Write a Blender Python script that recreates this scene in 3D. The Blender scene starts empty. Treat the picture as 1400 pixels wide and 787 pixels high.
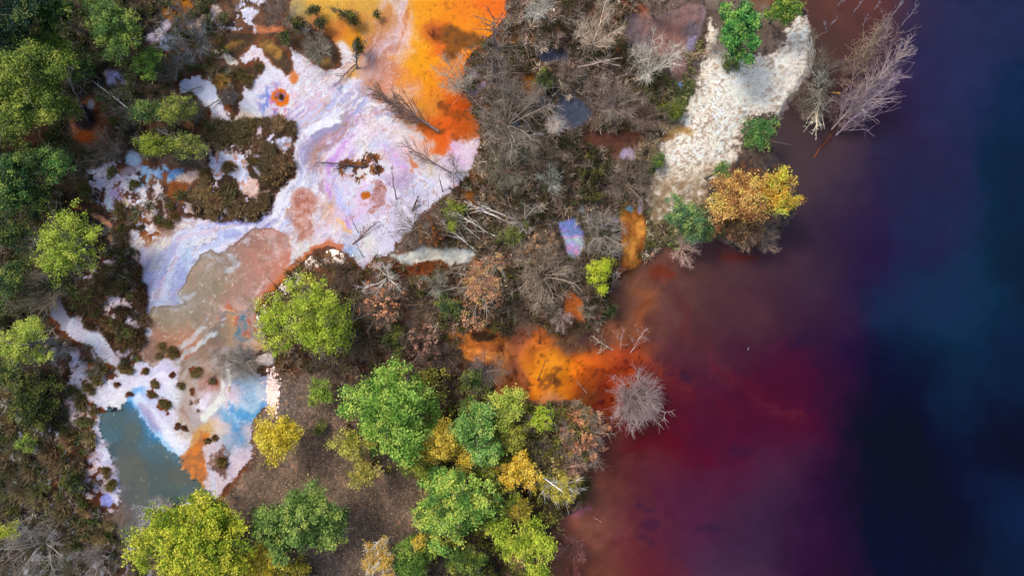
import bpy, math, random
import numpy as np
from mathutils import Vector

scene = bpy.context.scene
random.seed(7)
# ------------------------------------------------------------------ camera: a drone looking straight down
S = 0.06            # metres per photo pixel on the ground
HC = 60.0           # camera height
cam_d = bpy.data.cameras.new('camera')
cam = bpy.data.objects.new('camera', cam_d)
scene.collection.objects.link(cam)
cam.location = (0, 0, HC)
cam.rotation_euler = (0, 0, 0)
cam_d.sensor_width = 36
cam_d.lens = 36 / 2 / (700 * S / HC)
cam_d.clip_end = 2000
scene.camera = cam
# ------------------------------------------------------------------ daylight, thin high cloud: soft sun from the upper left
SUN_EL, SUN_AZ = math.radians(52), math.radians(-52)      # azimuth from +y (top of the picture), clockwise
world = bpy.data.worlds.new('World'); scene.world = world
world.use_nodes = True
wn = world.node_tree
sky = wn.nodes.new('ShaderNodeTexSky'); sky.sky_type = 'NISHITA'; sky.sun_disc = False
sky.sun_elevation = SUN_EL; sky.sun_rotation = SUN_AZ
sky.dust_density = 3.0; sky.air_density = 1.0
bg = wn.nodes['Background']; bg.inputs[1].default_value = 0.15
wn.links.new(sky.outputs[0], bg.inputs[0])
sd = bpy.data.lights.new('sun', 'SUN'); sun = bpy.data.objects.new('sun', sd); scene.collection.objects.link(sun)
sd.energy = 1.5; sd.angle = math.radians(14); sd.color = (1.0, 0.94, 0.86)
dirv = Vector((math.cos(SUN_EL) * math.sin(SUN_AZ), math.cos(SUN_EL) * math.cos(SUN_AZ), math.sin(SUN_EL)))
sun.rotation_euler = dirv.to_track_quat('Z', 'Y').to_euler()
scene.view_settings.view_transform = 'Standard'; scene.view_settings.look = 'None'
scene.view_settings.gamma = 1.0; scene.view_settings.use_curve_mapping = False
scene.view_settings.exposure = 0.95
K = 0.53            # ground albedo = display colour (linear) * K
KV = 0.80           # the same for leaves and twigs, which shade themselves

LAKE_LIFT = np.array([0.003,0.0045,0.006])
# ------------------------------------------------------------------ ground colours (albedo map of the minerals)
def _hash(ix, iy, seed):
    h = (ix.astype(np.int64) * 374761393 + iy.astype(np.int64) * 668265263 + seed * 974634777) & 0x7fffffff
    h = ((h ^ (h >> 13)) * 1274126177) & 0x7fffffff
    h = h ^ (h >> 16)
    return (h & 0xffff).astype(np.float32) / 65535.0

def vnoise(x, y, seed):
    ix = np.floor(x); iy = np.floor(y)
    fx = x - ix; fy = y - iy
    fx = fx * fx * (3 - 2 * fx); fy = fy * fy * (3 - 2 * fy)
    a = _hash(ix, iy, seed); b = _hash(ix + 1, iy, seed)
    c = _hash(ix, iy + 1, seed); d = _hash(ix + 1, iy + 1, seed)
    return (a + (b - a) * fx) * (1 - fy) + (c + (d - c) * fx) * fy

def fbm(x, y, scale, seed, octs=4, gain=0.5):
    x = x / scale; y = y / scale
    s = 0.0; a = 1.0; t = 0.0
    for o in range(octs):
        ang = 0.6 * o
        xr = x * math.cos(ang) - y * math.sin(ang) + 17.3 * o
        yr = x * math.sin(ang) + y * math.cos(ang) - 9.1 * o
        s = s + a * vnoise(xr, yr, seed + o * 31)
        t += a; a *= gain; x = x * 2.03; y = y * 2.03
    return (s / t - 0.5) * 2.0          # about -0.7..0.7

def sstep(a, b, v):
    t = np.clip((v - a) / (b - a), 0, 1)
    return t * t * (3 - 2 * t)

def sdpoly(x, y, pts):
    """signed distance, negative inside"""
    n = len(pts); d = np.full(x.shape, 1e18, np.float32); inside = np.zeros(x.shape, bool)
    for i in range(n):
        ax, ay = pts[i]; bx, by = pts[(i + 1) % n]
        ex, ey = bx - ax, by - ay
        wx = x - ax; wy = y - ay
        t = np.clip((wx * ex + wy * ey) / (ex * ex + ey * ey + 1e-9), 0, 1)
        d = np.minimum(d, (wx - ex * t) ** 2 + (wy - ey * t) ** 2)
        if ay != by:
            c = ((ay > y) != (by > y)) & (x < (bx - ax) * (y - ay) / (by - ay) + ax)
            inside ^= c
    d = np.sqrt(d)
    return np.where(inside, -d, d)

def sdline(x, y, pts):
    """distance to a polyline, arc length of the foot, side"""
    d = np.full(x.shape, 1e18, np.float32); S = np.zeros(x.shape, np.float32); sg = np.zeros(x.shape, np.float32)
    acc = 0.0
    for i in range(len(pts) - 1):
        ax, ay = pts[i]; bx, by = pts[i + 1]
        ex, ey = bx - ax, by - ay; L = math.hypot(ex, ey)
        wx = x - ax; wy = y - ay
        t = np.clip((wx * ex + wy * ey) / (L * L + 1e-9), 0, 1)
        q = (wx - ex * t) ** 2 + (wy - ey * t) ** 2
        m = q < d
        d = np.where(m, q, d); S = np.where(m, acc + t * L, S)
        sg = np.where(m, np.sign(wx * ey - wy * ex), sg)
        acc += L
    return np.sqrt(d), S, sg

MAIN = [(398,-40),(700,-40),(693,-12),(691,24),(676,42),(660,60),(640,80),(632,120),(650,160),(657,195),(650,215),(640,237),
 (618,262),(592,282),(572,300),(546,330),(533,347),(515,352),(500,364),(495,372),(484,352),(468,338),(452,333),(435,338),
 (415,352),(398,368),(382,385),(368,397),(358,410),(352,428),(366,448),(363,465),(350,478),(345,500),(352,512),(368,515),
 (376,530),(372,550),(355,560),(345,575),(345,600),(345,625),(330,640),(318,655),(308,665),(300,680),(280,690),(240,690),(200,700),(160,690),
 (150,660),(138,640),(130,600),(128,575),(122,552),(128,530),(146,520),(170,508),(160,500),(140,488),(128,470),(105,464),
 (84,450),(68,430),(72,410),(84,404),(90,424),(110,432),(140,440),(150,462),(158,480),(172,497),(186,500),(200,492),(192,475),
 (198,455),(203,430),(205,410),(196,385),(190,362),(192,345),(180,335),(196,320),(205,330),(225,312),(240,298),(262,296),
 (275,298),(300,306),(330,305),(355,300),(372,290),(376,265),(392,255),(404,235),(402,205),(408,190),(402,168),(380,160),
 (352,162),(340,168),(320,172),(298,176),(290,168),(288,150),(276,140),(250,128),(244,118),(262,106),(275,106),(290,114),(303,128),
 (306,146),(318,160),(328,158),(328,135),(334,118),(346,108),(358,100),(362,88),(352,80),(334,88),(328,86),(338,72),(345,60),
 (352,62),(366,80),(382,92),(400,104),(398,86),(398,66),(410,72),(428,88),(446,96),(462,92),(468,80),(462,62),(452,50),
 (440,40),(420,30),(400,40),(386,30),(398,10)]
CP_CRUST = [
 (345,65,250,225,220),(355,85,245,230,235),(375,95,232,230,242),(390,110,245,235,240),(285,115,222,228,250),(290,130,208,220,248),
 (300,150,235,230,240),(320,165,246,213,208),(335,125,230,225,240),(350,120,225,225,235),(355,145,203,225,246),(348,158,250,212,160),
 (375,150,225,188,220),(392,145,242,235,242),(400,110,235,228,238),(420,125,232,228,230),(440,130,226,226,228),(415,155,205,182,225),
 (440,150,192,178,225),(450,145,225,220,240),(470,125,246,240,250),(485,118,240,235,245),(455,160,243,243,252),(470,150,225,235,250),
 (480,135,188,183,215),(468,162,150,158,195),(490,125,178,158,188),(505,118,190,120,75),(430,170,236,236,246),(420,178,236,236,250),
 (440,185,172,158,195),(455,182,165,130,150),(470,170,158,118,100),(480,160,170,130,100),(450,192,190,128,118),(435,205,150,110,100),
 (425,200,188,190,222),(480,175,222,178,190),(470,190,228,178,222),(465,205,222,158,230),(490,150,225,200,200),(492,170,225,145,232),
 (490,180,235,200,240),(505,170,246,226,220),(515,180,246,230,225),(500,195,222,220,246),(520,195,240,226,232),(525,200,203,215,246),
 (535,205,225,188,235),(545,213,215,158,225),(510,207,250,236,210),(540,190,250,225,210),(560,195,250,225,215),
 (500,10,222,168,70),(460,10,228,175,70),(410,15,188,165,100),(440,5,232,175,70),(420,30,220,130,68),(480,30,228,148,78),
 (475,52,242,150,20),(480,44,252,158,8),(460,40,220,128,58),(520,28,218,150,80),(500,40,220,158,88),(520,42,205,150,130),
 (525,55,210,170,172),(535,70,212,158,148),(510,60,205,130,100),(520,80,200,138,110),(530,92,205,148,128),(510,100,205,148,128),
 (545,45,236,180,160),(550,25,230,160,110),(546,10,214,190,170),(560,42,250,190,150),(572,30,252,162,28),(555,80,246,168,88),
 (545,100,225,140,88),(530,110,222,148,118),(556,112,240,150,60),(470,65,246,220,208),(475,80,240,220,225),(460,97,242,216,200),(482,90,246,168,55),
 (580,10,252,162,28),(600,10,255,150,28),(640,10,250,138,28),(680,10,250,118,30),(580,50,255,166,14),(590,80,255,166,14),(572,90,250,166,26),
 (570,110,252,160,18),(582,125,252,166,16),(602,62,245,118,34),(600,45,228,112,42),(612,28,246,142,18),(650,36,252,150,26),(600,100,246,150,36),
 (610,120,236,130,38),(620,150,222,90,10),(640,165,186,88,10),(625,172,205,88,18),(592,145,232,140,46),(560,132,240,160,100),
 (600,188,238,98,18),(585,186,236,110,30),(570,207,246,190,170),(560,220,246,215,200),(620,205,226,180,226),(640,200,240,210,230),(610,222,226,206,226),
 (597,226,236,188,168),(575,240,214,220,241),(590,250,214,215,241),(565,250,214,220,246),(610,250,226,210,230),(600,270,226,215,236),
 (580,275,214,210,236),(628,243,236,215,235),(550,240,178,148,180),(540,230,226,168,220),(535,220,188,168,230),(530,211,214,188,235),
 (515,215,250,240,225),(525,235,236,230,246),(505,225,246,225,205),(500,235,246,230,220),(460,205,226,174,226),(450,235,222,148,231),
 (447,250,216,146,226),(450,262,205,148,236),(442,268,236,168,200),(452,281,252,190,124),(460,291,252,196,134),(465,301,236,180,180),
 (459,240,198,210,247),(460,255,193,188,241),(463,275,188,168,236),(475,285,210,200,241),(485,291,216,206,246),(490,275,232,210,236),
 (478,262,236,215,225),(470,250,252,236,225),(475,303,214,200,241),(500,300,240,215,230),(470,318,232,200,190),(475,330,188,178,226),
 (481,338,104,166,216),(500,335,241,236,214),(520,330,220,215,236),(535,320,220,215,241),(545,300,214,205,230),(555,290,216,210,236),
 (490,346,236,230,220),(495,358,220,205,226),(565,275,226,210,230),(525,300,226,210,230),(435,290,236,215,215),(445,310,241,226,230),
 (455,325,226,210,230),(430,325,226,188,193),(415,290,200,128,108),(415,270,188,118,93),(425,280,184,118,93),(410,302,205,148,138),
 (396,306,226,194,200),(390,275,247,241,251),(400,260,236,240,251),(405,245,236,236,251),(415,230,246,241,246),(415,210,241,241,246),
 (400,220,203,210,241),(400,237,183,188,226),(385,250,236,236,251),(380,270,208,215,246),(378,290,236,240,251),(370,281,173,178,226),
 (360,301,146,148,222),(345,309,188,188,236),(426,215,164,140,166),(430,240,216,180,180),(435,260,226,200,200),(441,215,201,130,108),
 (435,225,191,120,90),(445,208,226,168,180),(432,198,205,148,138),(250,310,226,226,236),(280,310,198,210,246),(300,306,210,215,246),
 (320,319,247,247,253),(310,330,247,249,253),(330,313,246,241,251),(300,322,183,188,236),(285,331,193,210,241),(260,330,198,204,236),
 (240,330,220,215,226),(230,345,198,210,236),(216,330,238,226,166),(205,333,252,247,226),(212,350,222,214,196),(225,360,178,188,231),
 (240,366,156,172,221),(215,371,183,183,231),(255,350,188,214,236),(260,360,183,220,236),(270,332,188,193,226),(204,346,146,162,211),
 (198,365,214,226,241),(205,390,178,188,221),(225,385,178,188,216),(245,392,184,194,211),(215,405,173,178,205),(240,410,168,173,184),
 (310,425,216,125,88),(320,430,221,130,93),(312,460,216,140,113),(350,440,201,120,88),(345,428,188,158,200),(350,410,200,180,216),
 (340,405,188,158,170),(355,450,120,150,182),(358,462,200,114,83),(345,470,196,120,88),(300,440,146,128,140),(300,460,110,108,104),
 (290,470,148,110,88),(305,455,120,110,98),(320,490,130,122,118),(335,500,120,112,105),(300,490,168,150,138),(280,485,150,122,100),
 (200,510,226,220,241),(220,520,226,215,241),(236,545,224,236,247),(180,500,231,226,241),(170,515,226,215,236),(150,540,226,220,241),
 (152,546,243,238,225),(166,538,243,238,225),(186,548,126,188,242),(178,550,88,158,216),(195,560,188,205,246),(205,574,170,160,202),
 (211,581,148,128,166),(221,580,236,236,253),(235,600,241,241,251),(226,565,226,220,246),(240,590,246,241,246),(250,562,158,108,88),
 (262,572,178,158,170),(250,545,168,130,110),(246,580,201,150,130),(270,545,236,226,241),(285,535,241,230,246),(265,530,168,120,90),
 (286,526,174,108,84),(275,555,236,226,241),(280,510,188,160,140),(260,512,170,155,140),(320,545,238,208,214),(325,535,238,204,210),(315,561,116,180,217),
 (330,566,86,164,217),(335,546,126,194,227),(345,535,184,215,231),(355,530,158,200,227),(364,530,226,200,226),(350,551,86,158,217),
 (335,525,106,158,206),(340,515,200,188,210),(305,580,238,204,200),(310,590,238,200,194),(300,597,216,188,200),(325,585,86,148,201),
 (320,600,96,148,192),(330,600,148,168,192),(315,613,138,168,192),(300,614,226,200,205),(335,622,221,194,205),(341,590,216,194,200),
 (290,590,216,150,110),(280,602,216,130,78),(290,640,215,190,190),(298,655,222,200,205),(125,560,220,215,232),(75,430,150,150,165),(100,440,205,205,228),(110,455,215,205,222),
 (130,470,222,225,238),(150,495,232,230,232)]
TANPOOL = [(243,401),(252,388),(262,366),(275,346),(287,341),(300,347),(313,338),(335,320),(345,311),(360,310),(380,314),(396,322),
 (400,340),(396,360),(385,378),(368,396),(355,412),(352,428),(340,440),(325,428),(312,418),(300,440),(290,452),(272,472),(258,492),
 (246,492),(238,478),(226,490),(212,502),(198,494),(193,478),(203,455),(205,432),(213,417),(235,417),(255,413)]
CP_TAN = [(300,400,148,128,98),(280,390,142,127,96),(260,430,150,132,104),(230,440,152,138,108),(220,425,165,146,116),(320,380,165,125,100),
 (350,340,180,123,98),(340,325,140,103,90),(370,350,196,124,98),(380,330,188,128,114),(365,380,190,128,114),(345,400,180,135,115),
 (330,420,165,130,110),(230,467,194,118,82),(213,487,118,85,72),(246,477,182,112,76),(205,477,148,108,84),(320,350,158,125,105),
 (290,360,172,152,132),(385,365,210,128,98),(396,345,205,128,103),(300,440,170,140,118),(250,410,160,152,140)]
POND = [(133,578),(138,562),(148,552),(160,556),(170,549),(180,552),(192,570),(208,590),(225,608),(238,620),(246,624),(254,640),(262,652),
 (275,660),(290,670),(288,682),(262,684),(240,690),(216,693),(208,706),(198,722),(196,752),(184,748),(168,732),(152,718),(146,706),
 (158,694),(166,676),(158,652),(150,622),(140,606)]
CP_POND = [(155,570,75,102,105),(150,600,67,89,92),(180,590,73,96,98),(160,560,66,89,90),(200,612,78,92,90),(180,630,92,95,87),
 (190,650,86,92,84),(220,640,82,92,84),(230,660,75,91,86),(250,670,82,102,99),(195,690,82,92,91),(168,700,112,93,81),
 (158,710,124,91,71),(185,722,83,96,99),(182,737,111,114,115),(196,578,70,105,116),(210,604,70,105,116),(220,615,70,105,116),
 (203,588,70,105,116),(236,622,70,105,116),(250,640,88,87,73)]
SAND = [(968,32),(985,60),(1010,78),(1040,82),(1060,70),(1078,48),(1090,25),(1100,15),(1108,40),(1113,66),(1109,92),(1100,110),(1088,126),
 (1076,146),(1066,162),(1050,150),(1030,158),(1012,180),(1002,200),(1000,222),(985,236),(972,250),(962,272),(945,280),(925,290),
 (905,300),(890,310),(885,280),(890,250),(900,215),(915,180),(925,160),(945,135),(955,110),(962,80)]
LAKE = [(1103,-60),(1103,20),(1109,50),(1115,72),(1110,92),(1106,106),(1092,127),(1078,147),(1068,163),(1063,180),(1060,196),(1062,212),(1078,232),
 (1090,262),(1088,292),(1062,330),(1046,342),(1012,345),(984,330),(956,333),(930,343),(902,338),(886,350),(876,365),(862,376),(846,386),
 (834,400),(830,425),(818,450),(790,452),(770,462),(748,450),(740,440),(716,436),(702,446),(690,470),(688,500),(694,530),(708,545),(740,550),(790,545),
 (822,562),(826,600),(806,640),(804,668),(800,690),(778,702),(756,722),(752,760),(748,840),(740,1200),(2600,1200),(2600,-700),(1103,-700)]
CP_LAKE = [(1390,10,36,42,80),(1250,20,46,42,78),(1120,25,82,48,50),(1150,8,152,58,36),(1152,40,130,68,50),(1110,60,66,54,58),(1140,75,110,62,52),(1080,215,78,60,66),  # water colours, with faint cloud reflections painted in as paler blue patches
 (1200,120,60,34,66),(1180,60,84,46,58),(1250,100,44,38,82),(1300,100,40,45,84),(1395,150,18,34,78),(1150,250,76,50,68),(1100,210,92,56,60),(1250,250,40,37,74),(1390,250,4,30,70),(1200,335,42,26,68),
 (1300,300,32,40,78),(1390,350,0,27,64),(1180,310,46,28,66),(1100,350,60,36,64),(1060,320,78,46,64),(1050,380,88,38,58),(1000,360,92,50,58),
 (950,370,122,62,52),(900,370,112,66,62),(872,392,152,76,50),(882,412,152,72,46),(850,402,100,80,70),(920,400,86,50,60),(900,450,72,46,60),
 (980,430,96,50,48),(1030,440,86,40,54),(1080,430,52,24,58),(1000,500,78,26,56),(950,480,84,34,58),(1060,520,82,14,48),(1020,560,92,6,38),
 (930,520,122,20,40),(940,560,112,2,30),(960,600,114,4,30),(900,600,120,20,30),(860,590,112,16,26),(980,540,92,24,56),(1000,582,100,20,52),
 (1100,560,92,12,44),(1150,450,60,30,64),(1200,500,34,25,64),(1150,520,46,14,56),(1200,600,18,4,44),(1150,600,64,26,60),(1100,650,80,38,68),
 (1150,650,50,15,58),(1120,700,56,20,60),(1190,700,20,8,48),(1150,760,50,10,54),(1250,420,25,38,78),(1300,400,24,44,84),(1240,520,2,16,56),
 (1210,560,10,8,46),(1280,500,10,34,74),(1380,500,0,28,70),(1390,600,0,12,44),(1340,600,0,20,60),(1210,650,8,8,46),(1260,650,0,5,40),
 (1300,700,0,15,54),(1380,700,0,28,74),(1250,760,0,18,58),(1290,740,0,3,34),(1320,760,0,24,60),(770,720,137,79,52),(820,650,123,67,45),
 (800,700,137,76,55),(850,650,101,42,42),(900,650,102,36,60),(870,700,92,32,60),(860,750,112,42,50),(920,700,90,20,58),(930,740,84,40,74),
 (960,680,86,24,64),(1000,640,86,45,74),(980,770,76,40,74),(1040,700,60,30,68),(900,614,92,44,64),(830,612,91,51,31),(1000,605,82,10,48),
 (810,770,131,76,50),(870,770,112,36,50),(896,780,120,25,40),(790,480,228,118,36),(750,500,250,150,40),(730,470,240,130,40),(740,525,250,140,30),
 (760,530,240,125,25),(810,495,212,100,36),(830,480,190,88,44),(850,470,150,74,54),(840,520,120,48,18),(800,530,172,84,20),(700,480,172,92,50),(712,500,166,90,52),(700,520,178,95,50),
 (718,450,150,88,62),(735,445,215,110,40),(762,425,225,110,40),(680,480,225,130,60),(645,480,232,150,80),(770,460,130,85,60),(800,465,112,80,66),
 (850,440,150,76,50),(780,690,171,91,92),(790,650,158,91,67),(870,560,110,30,20),(1120,590,98,10,44)]

CP_INLET = [(700,440,150,92,70),(715,450,158,92,68),(735,445,212,108,40),(742,460,226,118,36),(708,470,168,98,62),(700,500,162,92,62),(712,520,166,92,58),(730,480,228,122,44),(738,500,250,146,34),
 (750,495,252,156,40),(765,500,252,150,36),(735,530,250,134,24),(755,525,250,150,30),(775,520,248,138,24),(790,500,236,122,30),(800,485,226,110,40),(815,490,214,96,36),(835,485,196,84,40),(855,490,160,62,40),
 (760,470,190,104,44),(770,455,120,78,56),(775,475,120,74,50),(790,465,112,78,66),(800,470,118,82,70),(752,450,170,98,56),(765,435,222,112,44),(785,430,236,118,46),(820,465,120,78,66),(790,520,214,96,16),(805,515,170,74,16),(800,530,124,60,24),
 (820,520,150,62,14),(835,530,130,48,16),(850,515,130,44,20),(825,545,112,36,14),(870,520,120,36,24),(745,545,200,130,96),(705,548,170,96,62),(690,480,226,130,62),(692,460,190,110,66)]

def cpfield(x, y, cps, sigma):
    acc = np.zeros((len(x), 3), np.float32); W = np.full(len(x), 1e-12, np.float32)
    # a wide pass fills the gaps, a narrow one carries the detail
    for s, k in ((sigma, 1.0), (sigma * 3, 0.004)):
        for (cx, cy, r, g, b) in cps:
            q = ((x - cx) ** 2 + (y - cy) ** 2) / (2 * s * s)
            m = q < 12
            if s != sigma: m = q < 40
            w = np.exp(-q[m]) * k
            acc[m, 0] += w * r; acc[m, 1] += w * g; acc[m, 2] += w * b; W[m] += w
    return acc / W[:, None]

def film(ph, strength=1.0):
    """thin oily film: pastel interference colours by phase"""
    a = 2 * math.pi * ph
    c = np.stack([215 + 38 * np.cos(a), 196 + 30 * np.cos(a - 2.5), 222 + 28 * np.cos(a - 4.2)], -1)
    return c

class Canvas:
    def __init__(s, x, y):
        s.x = x.astype(np.float32); s.y = y.astype(np.float32)
        s.C = np.zeros((len(x), 3), np.float32)
        s.n1 = fbm(x, y, 40, 1, 7, .6); s.n2 = fbm(x, y, 40, 2, 7, .6)          # warp
        s.n3 = fbm(x, y, 9, 3, 5, .78) * 1.2; s.n4 = fbm(x, y, 9, 4, 5, .78) * 1.2            # fine warp
        s.w = {}
    def warp(s, a=8, b=3):
        return s.x + s.n1 * a + s.n3 * b, s.y + s.n2 * a + s.n4 * b
    def poly(s, pts, soft=1.5, a=6, b=4, grow=0.0):
        X = [p[0] for p in pts]; Y = [p[1] for p in pts]; pad = 25 + a + b + soft + abs(grow)
        idx = np.nonzero((s.x > min(X) - pad) & (s.x < max(X) + pad) & (s.y > min(Y) - pad) & (s.y < max(Y) + pad))[0]
        m = np.zeros(len(s.x), np.float32)
        if len(idx) == 0: return m, np.full(len(s.x), 99, np.float32)
        wx = s.x[idx] + s.n1[idx] * a + s.n3[idx] * b; wy = s.y[idx] + s.n2[idx] * a + s.n4[idx] * b
        d = sdpoly(wx, wy, pts) - grow
        m[idx] = 1 - sstep(-soft, soft, d)
        D = np.full(len(s.x), 99, np.float32); D[idx] = d
        return m, D
    def line(s, pts, w, soft=1.5, a=5, b=3):
        X = [p[0] for p in pts]; Y = [p[1] for p in pts]; pad = 25 + a + b + soft + w
        idx = np.nonzero((s.x > min(X) - pad) & (s.x < max(X) + pad) & (s.y > min(Y) - pad) & (s.y < max(Y) + pad))[0]
        m = np.zeros(len(s.x), np.float32); S = np.zeros(len(s.x), np.float32); D = np.full(len(s.x), 99, np.float32)
        if len(idx):
            wx = s.x[idx] + s.n1[idx] * a + s.n3[idx] * b; wy = s.y[idx] + s.n2[idx] * a + s.n4[idx] * b
            d, ss, sg = sdline(wx, wy, pts)
            m[idx] = 1 - sstep(w - soft, w + soft, d); S[idx] = ss; D[idx] = d * np.where(sg == 0, 1, sg)
        return m, S, D
    def lay(s, m, col):
        col = np.asarray(col, np.float32)
        if col.ndim == 1: col = col[None, :]
        idx = np.nonzero(m > 0.002)[0]
        mm = m[idx][:, None]
        s.C[idx] = s.C[idx] * (1 - mm) + (col[idx] if len(col) > 1 else col) * mm
    def blob(s, cx, cy, rx, ry=None, ang=0, soft=2, a=3, b=3):
        ry = ry or rx; n = 14; ca, sa = math.cos(ang), math.sin(ang)
        pts = [(cx + ca * rx * math.cos(t) - sa * ry * math.sin(t), cy + sa * rx * math.cos(t) + ca * ry * math.sin(t)) for t in [i * 2 * math.pi / n for i in range(n)]]
        return s.poly(pts, soft, a, b)[0]

def mixc(a, b, t):
    t = np.clip(t, 0, 1)[:, None]
    return np.asarray(a, np.float32) * (1 - t) + np.asarray(b, np.float32) * t

def n0_(x, y): return fbm(x, y, 9, 87, 3)
def im_full(im, k, x): return np.where(k, im, 0)

def paint_lake(cv):
    x, y = cv.x, cv.y
    wx, wy = cv.warp(26, 5)
    big = fbm(x, y, 120, 71, 4); big2 = fbm(x, y, 120, 72, 4)
    c = cpfield(np.clip(wx + big * 44, 640, 1400), np.clip(wy + big2 * 44, 4, 783), CP_LAKE, 38)
    # threads of iron red drifting through the shallows
    def thread(pts, w, soft, col, k, a=14, b=4):
        m, S, D = cv.line(pts, w, soft, a, b)
        n = fbm(S + D * 0.4, D * 4, 30, 81, 4)
        mm = np.clip(m * np.clip(0.6 + 1.1 * n, 0, .95) * k, 0, 1)[:, None]
        return c * (1 - mm) + np.array(col, np.float32) * mm
    c = thread([(936,405),(938,432),(930,448),(942,470),(955,488),(985,502),(1010,520),(1040,545),(1090,565)], 9, 12, (124,36,46), 0.55, 22, 8)
    c = thread([(845,488),(880,492),(905,508),(930,530)], 8, 10, (176,70,34), 0.6, 20, 10)
    c = thread([(840,470),(870,455),(890,430),(888,400)], 12, 12, (160,82,48), 0.55, 26, 10)
    c = thread([(850,505),(875,520),(890,545)], 7, 9, (150,44,24), 0.6, 20, 10)
    c = thread([(915,440),(940,462),(975,490),(1000,505)], 16, 18, (110,40,46), 0.4, 30, 8)
    c = thread([(985,502),(1010,520),(1060,560),(1120,592)], 14, 16, (104,10,38), 0.45)
    c = thread([(895,500),(920,520),(940,545),(990,560)], 12, 14, (124,18,36), 0.4)
    c = thread([(860,610),(900,600),(930,615),(965,625)], 10, 12, (112,4,28), 0.5)
    c = thread([(700,452),(705,480),(708,520)], 12, 8, (160,85,48), 0.7)
    c = thread([(868,392),(885,402),(878,430),(870,450)], 8, 9, (172,80,40), 0.6)
    g_ = c.mean(1)[:, None]; c = g_ + (c - g_) * (0.9 - .14 * sstep(860, 960, x) * sstep(1220, 1120, x))[:, None]
    c = c * np.array([0.96, 1.04, 1.0], np.float32)
    dk = sstep(45, 10, c[:, 0])[:, None]; c = c + dk * np.array([0, 7, -5], np.float32)
    im = 1 - sstep(-14, 16, sdpoly(wx * .4 + x * .6, wy * .4 + y * .6, [(690,425),(740,425),(790,440),(835,465),(872,478),(880,500),(856,530),(838,560),(690,560)]))
    k_ = im > .01
    ci = cpfield(x[k_] + (wx[k_] - x[k_]) * .5, y[k_] + (wy[k_] - y[k_]) * .5, CP_INLET, 9)
    c[k_] = c[k_] * (1 - im[k_][:, None]) + ci * im[k_][:, None]
    c = mixc(c, (112, 66, 44), im_full(im, k_, x) * sstep(.12, .24, fbm(x + n0_(x, y) * 6, y, 20, 89, 6, .62)) * .6 * sstep(850, 800, x))
    wisp = sstep(0.08, 0.3, fbm(x * .55, y * 1.3 + big * 20, 22, 88, 5)) * sstep(820, 850, x) * sstep(920, 860, x) * sstep(440, 470, y) * sstep(580, 540, y)
    c = mixc(c, (196, 86, 40), wisp * .5)
    n = fbm(wx, wy, 16, 91, 5)
    shallow = 1 - sstep(900, 1100, x + y * 0.25)
    c = c * (1 + n[:, None] * (0.08 + 0.24 * shallow[:, None]))
    for (bx, by, rx, ry) in ((876,690,5,4),(888,697,7,4),(890,718,12,7),(880,733,7,5),(890,741,6,5),(935,515,10,7),(915,512,7,5),(1108,462,20,12),(1090,470,14,8),(975,720,20,6),(1012,617,18,7)):
        m = cv.blob(bx, by, rx, ry, soft=4, a=6, b=5); c = c * (1 - m[:, None] * 0.35) + np.array([40, 30, 60], np.float32) * m[:, None] * 0.35
    for (bx, by, rx, ry, cc_, kk) in ((784,690,16,13,(200,112,146),.6),(792,652,12,16,(182,100,84),.5),(776,716,16,12,(168,92,76),.5),(905,372,20,12,(132,40,22),.5),(1010,352,26,8,(112,34,20),.5)):  # last two blobs paint the dark red reflections below the shore trees
        m = cv.blob(bx, by, rx, ry, soft=7, a=8, b=8) * kk; c = mixc(c, cc_, m)
    # specks on the orange shallows
    sp = (fbm(x, y, 5, 95, 2) > 0.42) & (x < 880) & (y > 440) & (y < 560)
    c[sp] = c[sp] * 0.72
    return c

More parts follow.
